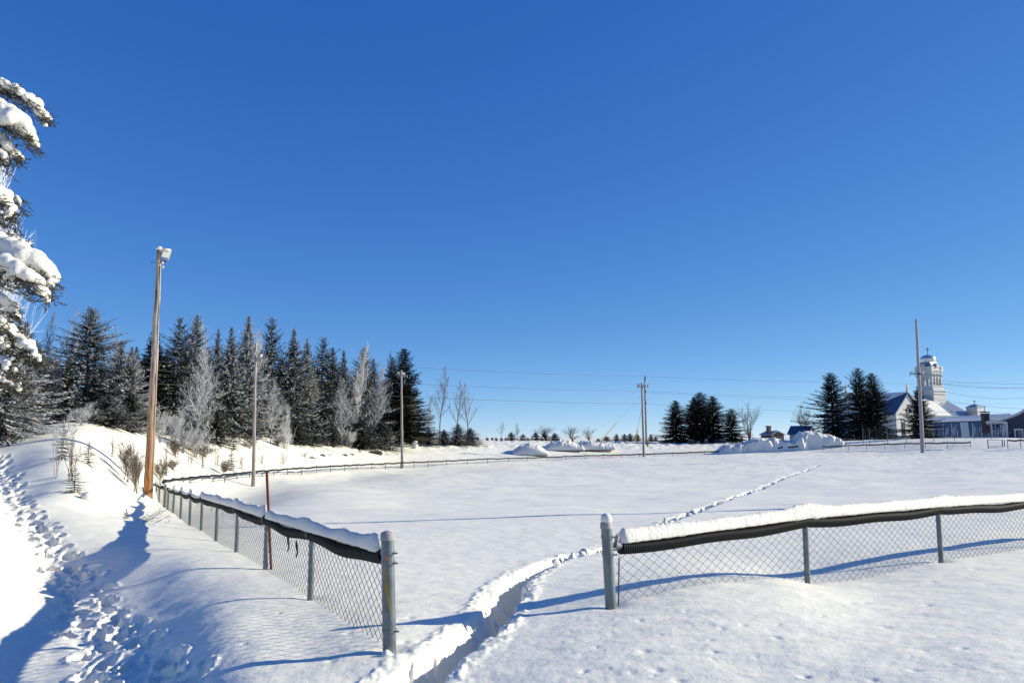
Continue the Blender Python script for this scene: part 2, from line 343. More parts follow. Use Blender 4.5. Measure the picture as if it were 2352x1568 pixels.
def terrain(X, Y, z):
    r = np.hypot(X, Y)
    near = r < 60
    z = z + .05 * fbm(X / 6, Y / 6, 3, 3) * np.clip(r / 20, .25, 1.2)
    field = sstep(10, 30, r) * (1 - sstep(90, 120, r))
    # wind ripples on the field, drawn out along the wind
    z = z + .03 * field * fbm(X / 2.6 + 5, Y / .9, 3, 9) + .022 * sstep(25, 50, r) * (1 - sstep(95, 115, r)) * fbm(X / 1.3, Y / .45, 2, 19)
    z = z + .006 * fbm(X / .35, Y / .3, 3, 21) * (1 - sstep(12, 30, r)) + .0016 * fbm(X / .06, Y / .06, 2, 31) * (1 - sstep(6, 14, r))
    z = z + .5 * fbm(X / 60, Y / 60, 2, 77) * sstep(120, 300, r)
    # rougher, clodded snow along the far bank top
    i = np.nonzero((r > 88) & (r < 125) & (Y > 90) & (np.abs(X / Y) < .32))[0]
    if len(i):
        zz = base_z(X[i], Y[i]); m = sstep(-2.0, -1.2, zz)
        z[i] += m * .22 * np.maximum(0, fbm(X[i] / 1.2, Y[i] / 1.2, 3, 41))
    # trench and far trail
    i = np.nonzero(r < 75)[0]; sd, al = pline(TR, X[i], Y[i])
    j = np.abs(sd) < 1.2; i = i[j]; sd = sd[j]; al = al[j]; rr = r[i]
    x, y = X[i], Y[i]; edge = .035 * fbm(x / .12, y / .12, 3, 51) + .05 * fbm(x / .5, y / .5, 2, 52)
    s = sd + edge; nearf = 1 - sstep(8.5, 12, rr)
    lft = sstep(-.23, -.07, s); rgt = 1 - sstep(.08, .15, s)
    dep = .36 + .06 * np.sin(al * 9.0) + .09 * fbm(x / .2, y / .2, 3, 53)
    z[i] -= nearf * dep * np.minimum(lft, rgt)
    z[i] += nearf * .012 * np.exp(-((np.abs(s + .04) - .27) / .05) ** 2) * (1 + fbm(x / .08, y / .08, 2, 54))
    fw = .09 + .03 * fbm(x / .6, y / .6, 2, 55); pr = 1 - sstep(fw * .5, fw * 1.7, np.abs(sd + edge))
    z[i] -= (1 - nearf) * pr * (.06 + .16 * fbm(x / .16, y / .2, 3, 56))
    z[i] += (1 - nearf) * np.exp(-((np.abs(sd) - .26) / .10) ** 2) * .012 * np.maximum(0, .0 + fbm(x / .12, y / .12, 2, 57))
    # groomed track ribs + shallow trough
    i = np.nonzero((r < 22) & (X < -1.2))[0]; sd, al = pline(TRACK, X[i], Y[i]); w = 1 - sstep(.22, .42, np.abs(sd))
    z[i] -= w * .02; z[i] += w * .006 * np.sin(al * 2 * math.pi / .13 + 1.5 * fbm(X[i] / .4, Y[i] / .4, 2, 61))
    sd, al = pline(TRAIL, X[i], Y[i]); w = 1 - sstep(.12, .4, np.abs(sd))
    z[i] -= w * .04; z[i] += w * .025 * fbm(X[i] / .2, Y[i] / .2, 3, 62)
    for fx, fy, a, sc, d in FEET:
        rad = .45
        i = np.nonzero((np.abs(X - fx) < rad) & (np.abs(Y - fy) < rad))[0]
        if not len(i): continue
        dx = X[i] - fx; dy = Y[i] - fy; u = (dx * math.cos(a) + dy * math.sin(a)) / (.17 * sc); v = (-dx * math.sin(a) + dy * math.cos(a)) / (.085 * sc)
        q = np.sqrt(u * u + v * v) + .18 * fbm(X[i] / .07, Y[i] / .07, 2, 63)
        z[i] += -d * (1 - sstep(.55, 1.15, q)) + d * .13 * (1 + 1.5 * fbm(X[i] / .05, Y[i] / .05, 2, 64)) * np.exp(-((q - 1.35) / .25) ** 2)
    for fx, fy, rad, d in DIMPLE:
        i = np.nonzero((np.abs(X - fx) < .2) & (np.abs(Y - fy) < .2))[0]
        q = np.hypot(X[i] - fx, Y[i] - fy) / rad; z[i] -= d * np.exp(-q ** 2)
    # scoured collars round the gate posts, small lump at the left one
    for p in (LP[0], RP[0], LP[1], RP[1], RP[2]):
        q = np.hypot(X - p[0], Y - p[1]); z = z - .03 * np.exp(-(q / .12) ** 2)
    q = np.hypot(X - (LP[0][0] - .005), Y - (LP[0][1] - .1)); z = z + .05 * np.exp(-(q / .04) ** 2)
    return z
def make_ground():
    rings = [.01, .5, 1.0, 1.6, 2.1, 2.6, 3.0, 3.3]
    while rings[-1] < 16: rings.append(rings[-1] * 1.0038)
    while rings[-1] < 45: rings.append(rings[-1] * 1.006)
    while rings[-1] < 130: rings.append(rings[-1] * 1.008)
    while rings[-1] < 400: rings.append(rings[-1] * 1.03)
    while rings[-1] < 7000: rings.append(rings[-1] * 1.15)
    fine = np.linspace(-37, 37, 760); side = np.linspace(37, 323, 60)[1:-1]
    ang = np.radians(np.concatenate([fine, side])); rings = np.array(rings)
    X = (rings[:, None] * np.sin(ang)[None]).reshape(-1); Y = (rings[:, None] * np.cos(ang)[None]).reshape(-1)
    z = base_z(X, Y); r = np.hypot(X, Y)
    z = z * (1 - sstep(280, 500, r)) + (-1.5) * sstep(280, 500, r)
    z = np.where((Y < 0) & (r < 300), np.clip(z, -2, -1.2), z)
    z = terrain(X, Y, z)
    n = len(ang); K = len(rings); i = np.arange(K - 1)[:, None] * n; j = np.arange(n)[None]; j2 = (j + 1) % n
    mb = MB(); mb.add(np.stack([X, Y, z], -1), np.stack([i + j, i + n + j, i + n + j2, i + j2], -1).reshape(-1, 4))
    o = mb.build('snowy_ground', M['snow'], smooth=True); return tag(o, kind='structure')
make_ground()

def pile(name, label, x0, x1, Y, prof, depth, base_py, seed, group=None, rough=1.0, cliff=False):
    """a heap of ploughed snow: height profile across, rounded in depth, clodded"""
    a = at(x0, base_py, Y); b = at(x1, base_py, Y); nx, ny = 170, 70
    U, Vv = np.meshgrid(np.linspace(0, 1, nx), np.linspace(-1, 1, ny)); U = U.reshape(-1); Vv = Vv.reshape(-1)
    X = a[0] + (b[0] - a[0]) * U; Yy = Y + Vv * depth
    px = x0 + (x1 - x0) * U; top = np.interp(px, [p[0] for p in prof], [p[1] for p in prof])
    h = (base_py - top) * Y / F0 + .12
    e = np.clip(1 - np.abs(Vv) ** np.where(Vv < 0, 5.0, 2.0), 0, 1) ** .6 * np.minimum(1, np.minimum(U, 1 - U) * 16) ** .6
    if cliff:      # cut by the plough: a near-vertical broken face towards the field
        e = np.where(Vv < -.2, .86 * sstep(-1.02, -.74, Vv) + .14 * sstep(-.8, -.2, Vv), np.clip(1 - np.maximum(Vv, 0) ** 2, 0, 1) ** .7) * np.minimum(1, np.minimum(U, 1 - U) * 14) ** .6
        Yy = Yy + (1 - sstep(-.5, 0, Vv)) * (.32 * fbm(X / 1.3, h * 1.3 + Vv * 3, 3, seed + 8) + .12 * np.round(2 * fbm(X / .6, Vv * 5, 2, seed + 9)) / 2)
    h = h * e * (1 + .16 * rough * fbm(X / 2.2, Yy / 2.2, 3, seed)) + e * rough * (.25 * np.abs(fbm(X / 1.1, Yy / 1.1, 3, seed + 3)) + .16 * np.round(1.5 * fbm(X / .7, Yy / .7, 2, seed + 6)) / 1.5)
    Z = a[2] - .45 + h
    i = np.arange(ny - 1)[:, None] * nx; j = np.arange(nx - 1)[None]
    mb = MB(); mb.add(np.stack([X, Yy, Z], -1), np.stack([i + j, i + j + 1, i + nx + j + 1, i + nx + j], -1).reshape(-1, 4))
    o = mb.build(name, M['snowcap'], smooth=True); return tag(o, label, 'snow pile', group)
pile('snow_pile', 'largest jagged ploughed snow pile, burying the fence beside the small gabled house', 1640, 1945, 99, [(1640, 1021), (1700, 1012), (1740, 1001), (1775, 1000), (1800, 1007), (1815, 1008), (1835, 988), (1850, 985), (1890, 991), (1920, 997), (1945, 1015)], 2.2, 1036, 5, rough=.5, cliff=True)
pile('snow_pile', 'rounded lone snow mound at left end of the far bank heaps', 1175, 1262, 99, [(1175, 1030), (1195, 1017), (1215, 1011), (1235, 1015), (1262, 1035)], 3, 1035, 15, rough=.35)
pile('snow_pile', 'double-humped snow heap between the bare bushes on the bank', 1248, 1340, 105, [(1248, 1022), (1265, 1013), (1285, 1006), (1305, 1009), (1340, 1020)], 2.6, 1025, 25, rough=.8)
pile('snow_pile', 'long low clodded snow heap left of the twin utility poles', 1322, 1412, 106, [(1322, 1018), (1335, 1009), (1360, 1010), (1380, 1014), (1412, 1020)], 2.4, 1024, 35, rough=.9)

# ------------------------------------------------------------------ fences
def along(P, Z, step=.1, sag=.0, jit=0, seed=0):
    """polyline through post tops with a sag and slight wander between posts"""
    out = []; rr = random.Random(seed)
    for i in range(len(P) - 1):
        a = np.array([*P[i], Z[i]]); b = np.array([*P[i + 1], Z[i + 1]]); L = np.linalg.norm(b - a); n = max(2, int(L / step))
        sg = sag * rr.uniform(.6, 1.3); ph = rr.uniform(0, 6)
        for k in range(n):
            t = k / n; p = a * (1 - t) + b * t; p[2] -= sg * math.sin(math.pi * t) ** .7 + jit * math.sin(t * 9 + ph) * math.sin(math.pi * t); out.append(p)
    out.append(np.array([*P[-1], Z[-1]])); return np.array(out)
def chainlink(mb, P, Zb, Zt, p=.065, q=.042, r=.0024, n=3, off=0, wav=.004):
    s0 = 0; Ls = [0]
    for a, b in zip(P[:-1], P[1:]): s0 += np.hypot(*(b - a)); Ls.append(s0)
    P = np.array(P); Ls = np.array(Ls); K = int(s0 / p)
    A = []; B = []
    for k in range(K):
        sk = (k + .5) * p; zb = np.interp(sk, Ls, Zb) - .1; zt = np.interp(sk, Ls, Zt); J = int((zt - zb) / q) + 1
        j = np.arange(J + 1); s = sk + p / 2 * np.where((j + k) % 2, 1, -1); s = np.clip(s, 0, s0); z = zt - j * q
        x = np.interp(s, Ls, P[:, 0]); y = np.interp(s, Ls, P[:, 1])
        dd = off + wav * np.sin(s * 3.1) * np.sin(z * 5)
        V = np.stack([x + dd, y - dd, z], -1); A.append(V[:-1]); B.append(V[1:])
    mb.segs(np.vstack(A), np.vstack(B), r, r, n); return mb
def post_mesh(root, p, zb, zt, rad, name='post', m='post', n=10, lean=0):
    b = MB(); b.tube([[p[0], p[1], zb - .5], [p[0] - lean * .3, p[1], zb], [p[0] - lean, p[1], zt]], rad, n); return b.build(name, M[m], root, True)
def snowbar(P, Z, w, h, seed, step=.035, amp=.2, prof=None, n=14):
    pts = along(P, Z, step); K = len(pts); rr = np.arange(K) * step
    hh = h * (1 + amp * fbm(rr / .6, rr * 0, 3, seed)); 
    if prof is not None: hh = hh * prof(rr)
    ww = w * (1 + .12 * fbm(rr / .5, rr * 0 + 3, 3, seed + 1))
    T = np.gradient(pts, axis=0); T /= np.linalg.norm(T, axis=1)[:, None]; A = np.cross(T, [0, 0, 1.0]); A /= np.linalg.norm(A, axis=1)[:, None]
    t = np.arange(n) / n * 2 * math.pi; c = np.cos(t); s = np.sin(t)
    low = -.14 + .10 * fbm(rr[:, None] / .09, t[None] + 0 * rr[:, None], 2, seed + 2)
    zz = np.where(s[None] >= 0, s[None] ** 1 * 1.0, s[None] * (-low) * 1.0) * hh[:, None]
    fr = 1 + .07 * fbm(rr[:, None] / .05, t[None] * 1.5 + 0 * rr[:, None], 3, seed + 4)
    taper = np.clip(np.minimum(rr, rr[-1] - rr) / .06, .0, 1) ** .5; taper = np.clip(taper, .15, 1)[:, None]
    V = pts[:, None, :] + A[:, None, :] * (c[None] * ww[:, None] * fr * taper)[..., None]; V[..., 2] += zz * fr * taper
    i = np.arange(K - 1)[:, None] * n; j = np.arange(n)[None]; j2 = (j + 1) % n
    mb = MB(); mb.add(V.reshape(-1, 3), np.stack([i + j, i + j2, i + n + j2, i + n + j], -1).reshape(-1, 4))
    for k in (0, K - 1): mb.add(np.vstack([V[k], V[k].mean(0)]), [[a, (a + 1) % n, n, n] for a in range(n)])
    return mb
def corrugated(P, Z, rad, pitch, sag, seed, upto=1e9, jit=0):
    pts = along(P, Z, pitch / 4, sag, jit, seed); k = np.arange(len(pts)); ph = (k % 4)
    rr = np.where(ph < 2, rad, rad * .86)
    mb = MB(); mb.tube(pts, rr, 14); return mb, pts

# left run
root = thing('chain_link_fence', 'left chain link fence under black pipe, from the near gate post to the wooden pole', 'fence', (*LP[0], -1.5), world=True)
def endpost(root, p, zb, zt, bands, knob, lean):
    b = MB(); b.tube([[p[0], p[1], zb - .5], [p[0], p[1], zb], [p[0] - lean, p[1], zt]], .048, 28); o = b.build('end_post', M['post'], root, True)
    o.location = -root.location
    top = np.array([p[0] - lean, p[1], zt])
    c = MB(); c.tube([top + [0, 0, -.045], top + [0, 0, -.0], top + [0, 0, .008], top + [0, 0, .022]], [.052, .052, .044, .012], 28); c.build('post_cap', M['greylight'], o, True)
    for z in bands:
        t = (z - zb) / (zt - zb); q = np.array([p[0] - lean * t, p[1], z]); c = MB()
        c.tube([q + [0, 0, -.013], q + [0, 0, .013]], .0525, 28); c.tube([q + [.045, -.03, 0], q + [.075, -.03, 0]], .007, 6)
        c.build('tension_band', M['post'], o, True)
    if knob:
        c = MB(); c.ball(top + [.002, 0, .035], (.05, .05, .05), n=18, k=12, amp=.05, seed=3); c.build('snow_knob', M['snowcap'], o, True)
    return o
ep = endpost(root, LP[0], -1.51, -.70, (-.835, -.905, -1.38), False, .03)
for i, (c, m, pts) in enumerate((((0, 0, 0), 'yellow', [(-.024, .30), (-.004, .31), (.016, .17), (.03, .03), (.022, 0), (.008, .10), (-.012, .16)]), ((0, 0, 0), 'orange', [(.004, .0), (.018, .002), (.02, .03), (.012, .045), (.002, .045)]))):
    # paint runs on the left gate post, a film following the pipe
    zc = -1.25 if i == 0 else -.895; b = MB(); V = []
    for x, z in pts:
        x0 = -.006 + x; yy = -math.sqrt(max(0, .0492 ** 2 - x0 ** 2)); tt = (zc + z + 1.51) / .81
        V.append([LP[0][0] + x0 - .03 * tt, LP[0][1] + yy, zc + z])
    c0 = np.mean(V, 0); c0[1] = min(v[1] for v in V) - .0005
    for a in range(len(V)): b.add([c0, V[a], V[(a + 1) % len(V)], c0], [[0, 1, 2, 2]])
    b.build('paint_mark', M[m], ep)
for i in range(1, 13):
    if i == 10: post_mesh(root, LP[i], L_BASE[i], L_RAIL[i] + .12, .045, 'end_post')
    else: post_mesh(root, LP[i], L_BASE[i] - .02, L_RAIL[i], .031)
b = MB(); chainlink(b, LP, L_BASE, [z - .04 for z in L_RAIL]); b.build('wire_mesh', M['steel'], root)
b = MB(); b.tube(along(LP, [z + .0 for z in L_RAIL], .5), .02, 8); b.build('top_rail', M['post'], root, True)
Pl = [LP[0] + np.array([-.05, .05])] + LP[1:10]; Zl = L_RAIL[:10]
b, ptsL = corrugated(Pl, Zl, .057, .027, .055, 3, jit=.012); b.build('pipe_cover', M['pad'], root, True)
b, _ = corrugated(LP[10:13], L_RAIL[10:13], .06, .05, .06, 4, jit=.02); b.build('pipe_cover', M['pad'], root, True)
for k, i in ((0, 1), (1, 2), (2, 3), (3, 4), (4, 5), (5, 6), (6, 7)):
    q = LP[i]; b = MB(); d = (LP[i + 1] - LP[i]) / 2.44; c = np.array([*q, L_RAIL[i] - .004]); b.tube([c - [*d * .05, 0], c + [*d * .05, 0]], .064, 16); b.build('coupling', M['pad'], root, True)
def lprof(rr):
    ph = (rr / 2.44) % 1
    return .85 + .35 * np.exp(-((ph - .04) / .13) ** 2) + .25 * np.exp(-((ph - 1) / .06) ** 2) - .08 * np.sin(ph * 12)
zl = lambda z: [a + .03 for a in z]
P3 = LP[2] + (LP[1] - LP[2]) * -.02
S1 = [LP[0] + np.array([-.09, .10]), LP[1], LP[2] + (LP[1] - LP[2]) * .02]
def sag_pts(P, Z, dz=.032):
    return P, [z + dz for z in Z]
snowbar(*sag_pts(S1, L_RAIL[:3]), .055, .105, 11, prof=lprof, amp=.15).build('snow_cap', M['snowcap'], root, True)
S2 = [LP[2] - (LP[1] - LP[2]) * .02] + LP[3:5] + [LP[5] + (LP[4] - LP[5]) * .08]
snowbar(*sag_pts(S2, L_RAIL[2:5] + [L_RAIL[5]]), .058, .12, 12, prof=lprof, amp=.15).build('snow_cap', M['snowcap'], root, True)
for i in (5, 6, 7, 8):
    S = [LP[i] + (LP[i + 1] - LP[i]) * t for t in (-.12, .1, .3, .6, .85)]; Z = [np.interp(t, [-1, 0, 1], [L_RAIL[i - 1], L_RAIL[i], L_RAIL[i + 1]]) + .04 - .06 * math.sin(math.pi * max(0, t)) ** .7 for t in (-.12, .1, .3, .6, .85)]
    snowbar(S, Z, .042, .09, 20 + i, prof=lambda rr: .5 + 1.0 * np.exp(-((rr - .35) / .3) ** 2)).build('snow_cap', M['snowcap'], root, True)
for i in (11, 12):
    S = [LP[i] + (LP[i - 1] - LP[i]) * t for t in (-.08, .1, .4, .75)]; Z = [L_RAIL[i] + .03 - .03 * t for t in (0, .2, .6, 1)]
    snowbar(S, Z, .05, .13, 30 + i, prof=lambda rr: .4 + np.exp(-((rr - .3) / .35) ** 2)).build('snow_cap', M['snowcap'], root, True)
# icicles under the pipe
b = MB(); rr = random.Random(5)
for _ in range(110):
    i = rr.choice([0, 1, 2, 3, 3, 4, 4, 5, 5, 6]); t = rr.random(); p = LP[i] * (1 - t) + LP[i + 1] * t; z = L_RAIL[i] * (1 - t) + L_RAIL[i + 1] * t - .11; l = rr.uniform(.03, .16)
    b.tube([[p[0] + .012, p[1] - .015, z], [p[0] + .012, p[1] - .015, z - l * .5], [p[0] + .012, p[1] - .015, z - l]], [.006, .004, .001], 5)
tag(b.build('icicles', M['icicle'], root, True), kind='stuff')
for t in (.45, .27):
    p = LP[1] + (LP[2] - LP[1]) * t; b = MB(); z0 = -1.17 + .02 * t
    b.tube([[p[0] - .005, p[1] - .02, z0 + .06], [p[0], p[1] - .02, z0], [p[0] + .012, p[1] - .025, z0 - .06], [p[0] - .004, p[1] - .02, z0 - .11]], [.010, .014, .009, .008], 6); b.build('strap', M['strap'], root)
# red stake leaning by the third post
a = at(621, 1314, 9.95); c = at(616, 1107, 10.22); sk = thing('steel_stake', 'thin rusty red steel stake standing against the left fence', 'stake', a, world=True)
b = MB(); b.box(((a + c) / 2)[:3], (.026, .03, float(c[2] - a[2] + .3)), ry=-.02, rx=.2)
for k in range(5): b.box(a + (c - a) * (.2 + .16 * k) + np.array([0, -.018, 0]), (.012, .006, .01))
b.build('shaft', M['rust'], sk)

# right run
root = thing('chain_link_fence', 'right chain link fence under a thick snow bar, snow knob on its end post', 'fence', (*RP[0], -1.44), world=True)
ep2 = endpost(root, RP[0], -1.44, -.745, (-.86, -1.01), True, .03)
for i in range(1, 5): post_mesh(root, RP[i], R_BASE[i], R_RAIL[i] - .02, .031)
b = MB(); chainlink(b, [RP[0] + np.array([.06, .04])] + RP[1:], R_BASE, [z - .045 for z in R_RAIL]); b.build('wire_mesh', M['steel'], root)
b = MB(); b.tube(along(RP, R_RAIL, .5), .021, 10); b.build('top_rail', M['post'], root, True)
q = np.array([*RP[0], -.93]); b = MB(); b.tube([q + [.05, .03, 0], q + [.10, .06, -.01]], [.03, .03], 12); b.tube([q + [.06, .03, .03], q + [.075, .04, .075]], .02, 10); b.tube([q + [.06, .01, .09], q + [.085, .0, .1], q + [.095, .0, .075]], .004, 6); b.build('rail_clamp', M['greylight'], root, True)
b = MB(); b.box((RP[0][0] + .075, RP[0][1] + .03, -1.27), (.012, .006, .46), ry=.03); b.build('tension_bar', M['steel'], root)
for i in (1, 2):
    for z in (R_RAIL[i] - .13, R_RAIL[i] - .33, R_BASE[i] + .08): b = MB(); b.tube([[RP[i][0] + .035 * math.cos(t), RP[i][1] + .035 * math.sin(t), z] for t in np.linspace(0, 6.28, 10)], .003, 4, caps=False); b.build('wire_tie', M['steel'], root)
Pr = [RP[0] + (RP[1] - RP[0]) * .045] + RP[1:]
b, _ = corrugated(Pr, R_RAIL, .057, .027, .03, 7, jit=.012); b.build('pipe_cover', M['pad'], root, True)
Sr = [RP[0] + (RP[1] - RP[0]) * .035] + RP[1:]
snowbar(Sr, [z + .05 for z in R_RAIL], .064, .117, 40, amp=.10, prof=lambda rr: 1 + .18 * np.exp(-((rr - 2.75) / .25) ** 2) + .12 * np.exp(-((rr - 5.55) / .2) ** 2) - .12 * np.sin(rr * 1.12) ** 2, n=20, step=.022).build('snow_cap', M['snowcap'], root, True)

# outfield fence
def far_fence(label, PT, px0, group=None, snow=True, wires=True, wp=.1):
    root = thing('chain_link_fence', label, 'fence', PT[0][:3], world=True)
    P = [np.array(p[:2]) for p in PT]; Zb = [p[2] for p in PT]; Zr = [p[3] for p in PT]
    for p, zb, zt in zip(P, Zb, Zr): post_mesh(root, p, zb, zt, .033, n=6)
    if wires: b = MB(); chainlink(b, P, Zb, [z - .03 for z in Zr], wp, wp * .66, .0022, 3); b.build('wire_mesh', M['steel'], root)
    b = MB(); b.tube(along(P, Zr, .25, .05, .02, 9), .068, 8); b.build('pipe_cover', M['pad'], root, True)
    return root, P, Zb, Zr
cn = (LP[12][0], LP[12][1], L_BASE[12], L_RAIL[12])
far1, P, Zb, Zr = far_fence('long low fence with black top pipe along the foot of the far bank', [cn] + OP, 0)
for i in range(1, 14):
    k = i
    S = [P[k] + (P[k + 1] - P[k]) * t for t in (-.12, 0, .12, .3)]; Z = [Zr[k] + .04, Zr[k] + .045, Zr[k] + .035, Zr[k] + .01]
    snowbar(S, Z, .04, .05 + .02 * (i % 3), 60 + i, step=.08, n=8).build('snow_cap', M['snowcap'], far1, True)
b = MB(); b.tube(along(P, [zb + .22 + .02 * math.sin(i) for i, zb in enumerate(Zb)], .6), .012, 4); b.build('tension_wire', M['steel'], far1)
far2, P2, _, _ = far_fence('low fence with black top pipe from the big snow pile to the gate', OP2[:-2], 0)
# parts of the buried fence showing in the pile
for px0, px1, py, Y, lab in ((1787, 1797, 1028.5, 95.2, 'short black pipe end poking from the big snow pile'), (1810, 1833, 1026.5, 94.9, 'longer black pipe piece poking from the right part of the big snow pile')):
    b = MB(); a = at(px0, py + .5, Y); c = at(px1, py - 2, Y - .4); b.tube([a, (a + c) / 2 + [0, 0, -.03], c], .09, 8); b.ball(c, .10); tag(b.build('black_pipe', M['pad'], None, True), lab, 'pipe')
# gate and its neighbour fence
g = at(2289, 1028.5, 75.5); root = thing('fence_gate', 'small metal gate with double posts at right end of the far fence', 'gate', g, world=True)
for px in (2270, 2303, 2308):
    p = at(px, 1029, 75); post_mesh(root, p[:2], p[2], p[2] + .82, .045, n=8, m='steel')
b = MB(); a = at(2270, 1027, 75); c = at(2303, 1027, 75); b.tube([a, c], .025, 6); b.tube([a + [0, 0, .7], c + [0, 0, .7]], .025, 6); b.tube([a + [0, 0, .15], c + [0, 0, .15]], .02, 6); b.build('gate_frame', M['steel'], root)
O3 = []
for x in (2315, 2345, 2385, 2430): bb = at(x, 1028, 72 - (x - 2315) * .04); O3.append((bb[0], bb[1], bb[2], bb[2] + .68))
b3, P3_, _, _ = far_fence('short fence stretch at far right in front of the blue house', O3, 0, wires=True)
p = at(2332, 1024, 72); 
# tall backstop fence behind
root = thing('backstop_fence', 'tall wire backstop fence on thin posts behind the far right fence', 'fence', at(1981, 1020, 96), world=True)
BS = [(1981, 984, 97), (1996, 982, 95), (2037, 984, 94), (2080, 987, 92), (2118, 986, 90), (2143, 984, 89), (2191, 982, 88), (2237, 984, 87), (2275, 983, 86)]
bp = []
for x, yt, Y in BS:
    t = at(x, yt, Y); z0 = gz(t[0], t[1]); bp.append((t[0], t[1], z0, t[2])); b = MB(); b.tube([[t[0], t[1], z0 - .3], [t[0], t[1], t[2]]], .035, 6); b.build('post', M['post'], root)
b = MB(); chainlink(b, [np.array(p[:2]) for p in bp], [p[2] for p in bp], [p[3] for p in bp], .13, .09, .0022, 3); b.build('wire_mesh', M['steel'], root)
# low wire fence posts by the snow pile (graveyard edge)
root = thing('wire_fence', 'sagging wire fence on thin grey posts under the three dark spruces', 'fence', at(1900, 1012, 125), world=True)
for i, x in enumerate((1905, 1937, 1962, 1988, 2012)):
    t = at(x, 999, 122); b = MB(); b.tube([[t[0], t[1], gz(t[0], t[1]) - .1], t], .04, 5); b.build('post', M['greylight'], root)
b = MB()
for dz in (0, -.3):
    b.tube(along([at(x, 999, 122)[:2] for x in (1905, 1937, 1962, 1988, 2012)], [at(x, 1000, 122)[2] + dz for x in (1905, 1937, 1962, 1988, 2012)], .5, .18), .012, 3)
b.build('wire', M['steel'], root)
# thin marker rod by the pile
b = MB(); a = at(1707, 1040, 97); b.tube([a, a + [-.02, 0, 1.55]], .03, 5); tag(b.build('marker_rod', M['dark'], None), 'thin dark rod standing in front of left end of big snow pile', 'rod')

# ------------------------------------------------------------------ light poles, utility pole, cables
def floodlight(mb, gl, c, face, s=1.0):
    """housing flaring to a glass front, on a yoke"""
    f = np.array(face, float); f /= np.linalg.norm(f); r = np.cross(f, [0, 0, 1]); r /= np.linalg.norm(r); u = np.cross(r, f); c = np.array(c, float)
    def ring(d, w, h): return [c + f * d + r * (a * w) + u * (b * h) for a, b in ((-1, -1), (1, -1), (1, 1), (-1, 1))]
    R_ = [ring(-.16 * s, .08 * s, .08 * s), ring(-.02 * s, .20 * s, .16 * s), ring(.12 * s, .25 * s, .2 * s)]
    V = np.array(sum(R_, [])); Fq = [[3, 2, 1, 0]]
    for k in (0, 4):
        for a in range(4): b = (a + 1) % 4; Fq.append([k + a, k + b, k + 4 + b, k + 4 + a])
    mb.add(V, Fq); g = ring(.10 * s, .235 * s, .185 * s); gl.add(g, [[0, 1, 2, 3]])
    for a in (-1, 1): mb.tube([c + r * a * .24 * s, c + r * a * .24 * s - u * .28 * s, c - u * .32 * s], .015 * s, 5)
    mb.tube([c - u * .32 * s, c - u * .42 * s], .03 * s, 6)
def light_pole(label, bx, by, tx, ty, Y, r0, r1, m, arm, lamps, group='floodlight poles round the field', tip=None):
    b = at(bx, by, Y); t = at(tx, ty, Y); g = gz(b[0], b[1]); b[2] = min(b[2], g + .02)
    root = thing('light_pole', label, 'light pole', b, world=True, group=group)
    mb = MB(); K = 14; rr = random.Random(int(bx))
    pts = [b * (1 - k / K) + t * (k / K) + np.array([.012 * rr.uniform(-1, 1), 0, 0]) for k in range(K + 1)]
    pts = [b + (b - t) / np.linalg.norm(t - b) * .7] + pts; rad = [r0] + [r0 * (1 - k / K) + r1 * (k / K) for k in range(K + 1)]
    pts = [p - b for p in pts]
    o = mb.tube(pts, rad, 16).build('pole', M[m], root, True); o.location = (0, 0, 0)
    if arm:
        a = at(arm[0], arm[2], Y - r1 * 1.5); c = at(arm[1], arm[2] , Y - r1 * 1.5); mb = MB(); mb.box((a + c) / 2, (abs(c[0] - a[0]), .09, .1)); mid = at(tx, arm[2] + 8, Y - r1)
        mb.tube([a * .75 + c * .25, mid], .02, 5); mb.tube([c * .75 + a * .25, mid], .02, 5)
        mb.build('cross_arm', M['dark' if m == 'greylight' else 'grey'], root)
        mb = MB()
        for q in (a, c): mb.tube([q + [0, 0, -.05], q + [0, 0, -.2]], .05, 8)
        mb.build('ballast', M['lamp'], root, True)
    for lx, ly, dy, face, s in lamps:
        mb = MB(); gl = MB(); floodlight(mb, gl, at(lx, ly, Y + dy), face, s); lo = mb.build('floodlight', M['lamp'], root); gl.build('lens', M['glass'], lo)
    return root
p1 = light_pole('thick orange-brown wooden floodlight pole by the corner of the left fence', 340, 1145, 366, 572, 28.6, .165, .085, 'cedar', None, [(380, 582, -.05, (.8, -.45, -.45), .72), (386, 590, .5, (.9, .3, -.4), .5)])
b = MB(); t = at(366, 572, 28.6); b0 = at(340, 1145, 28.6)
b.tube([b0 + (t - b0) * k + [.155 - .075 * k, -.05, 0] for k in np.linspace(0, .93, 12)], .018, 6); b.build('conduit', M['post'], p1, True)
b = MB(); 
for k in (0, .35): b.tube([at(373, 601 + 10 * k / .35 * 1, 28.4) + [.03 * k, 0, 0], at(373.5, 606 + 10 * k / .35, 28.4) + [.03 * k, 0, 0]], .04, 10)
b.build('insulator', M['trim'], p1, True)
b = MB(); b.tube([t + [-.1, 0, -.5], t + [-.3, 0, -.5]], .012, 5); b.box(t + [.12, 0, -.47], (.3, .08, .06)); b.build('bracket', M['dark'], p1)
b = MB(); b.ball(t + [0, 0, .02], (.11, .11, .08), n=14, k=9, amp=.05); q = at(381, 574.5, 28.5); b.ball(q, (.2, .16, .06), n=14, k=9, amp=.06); b.build('snow_cap', M['snowcap'], p1, True)
light_pole('second floodlight pole, grey wood, rising before the frosted forest', 582, 1100, 588, 788, 46.5, .115, .06, 'grey', (588, 600, 823), [(589, 811, -.3, (.4, -.8, -.4), .55), (599, 815, -.1, (.9, -.2, -.5), .55)])
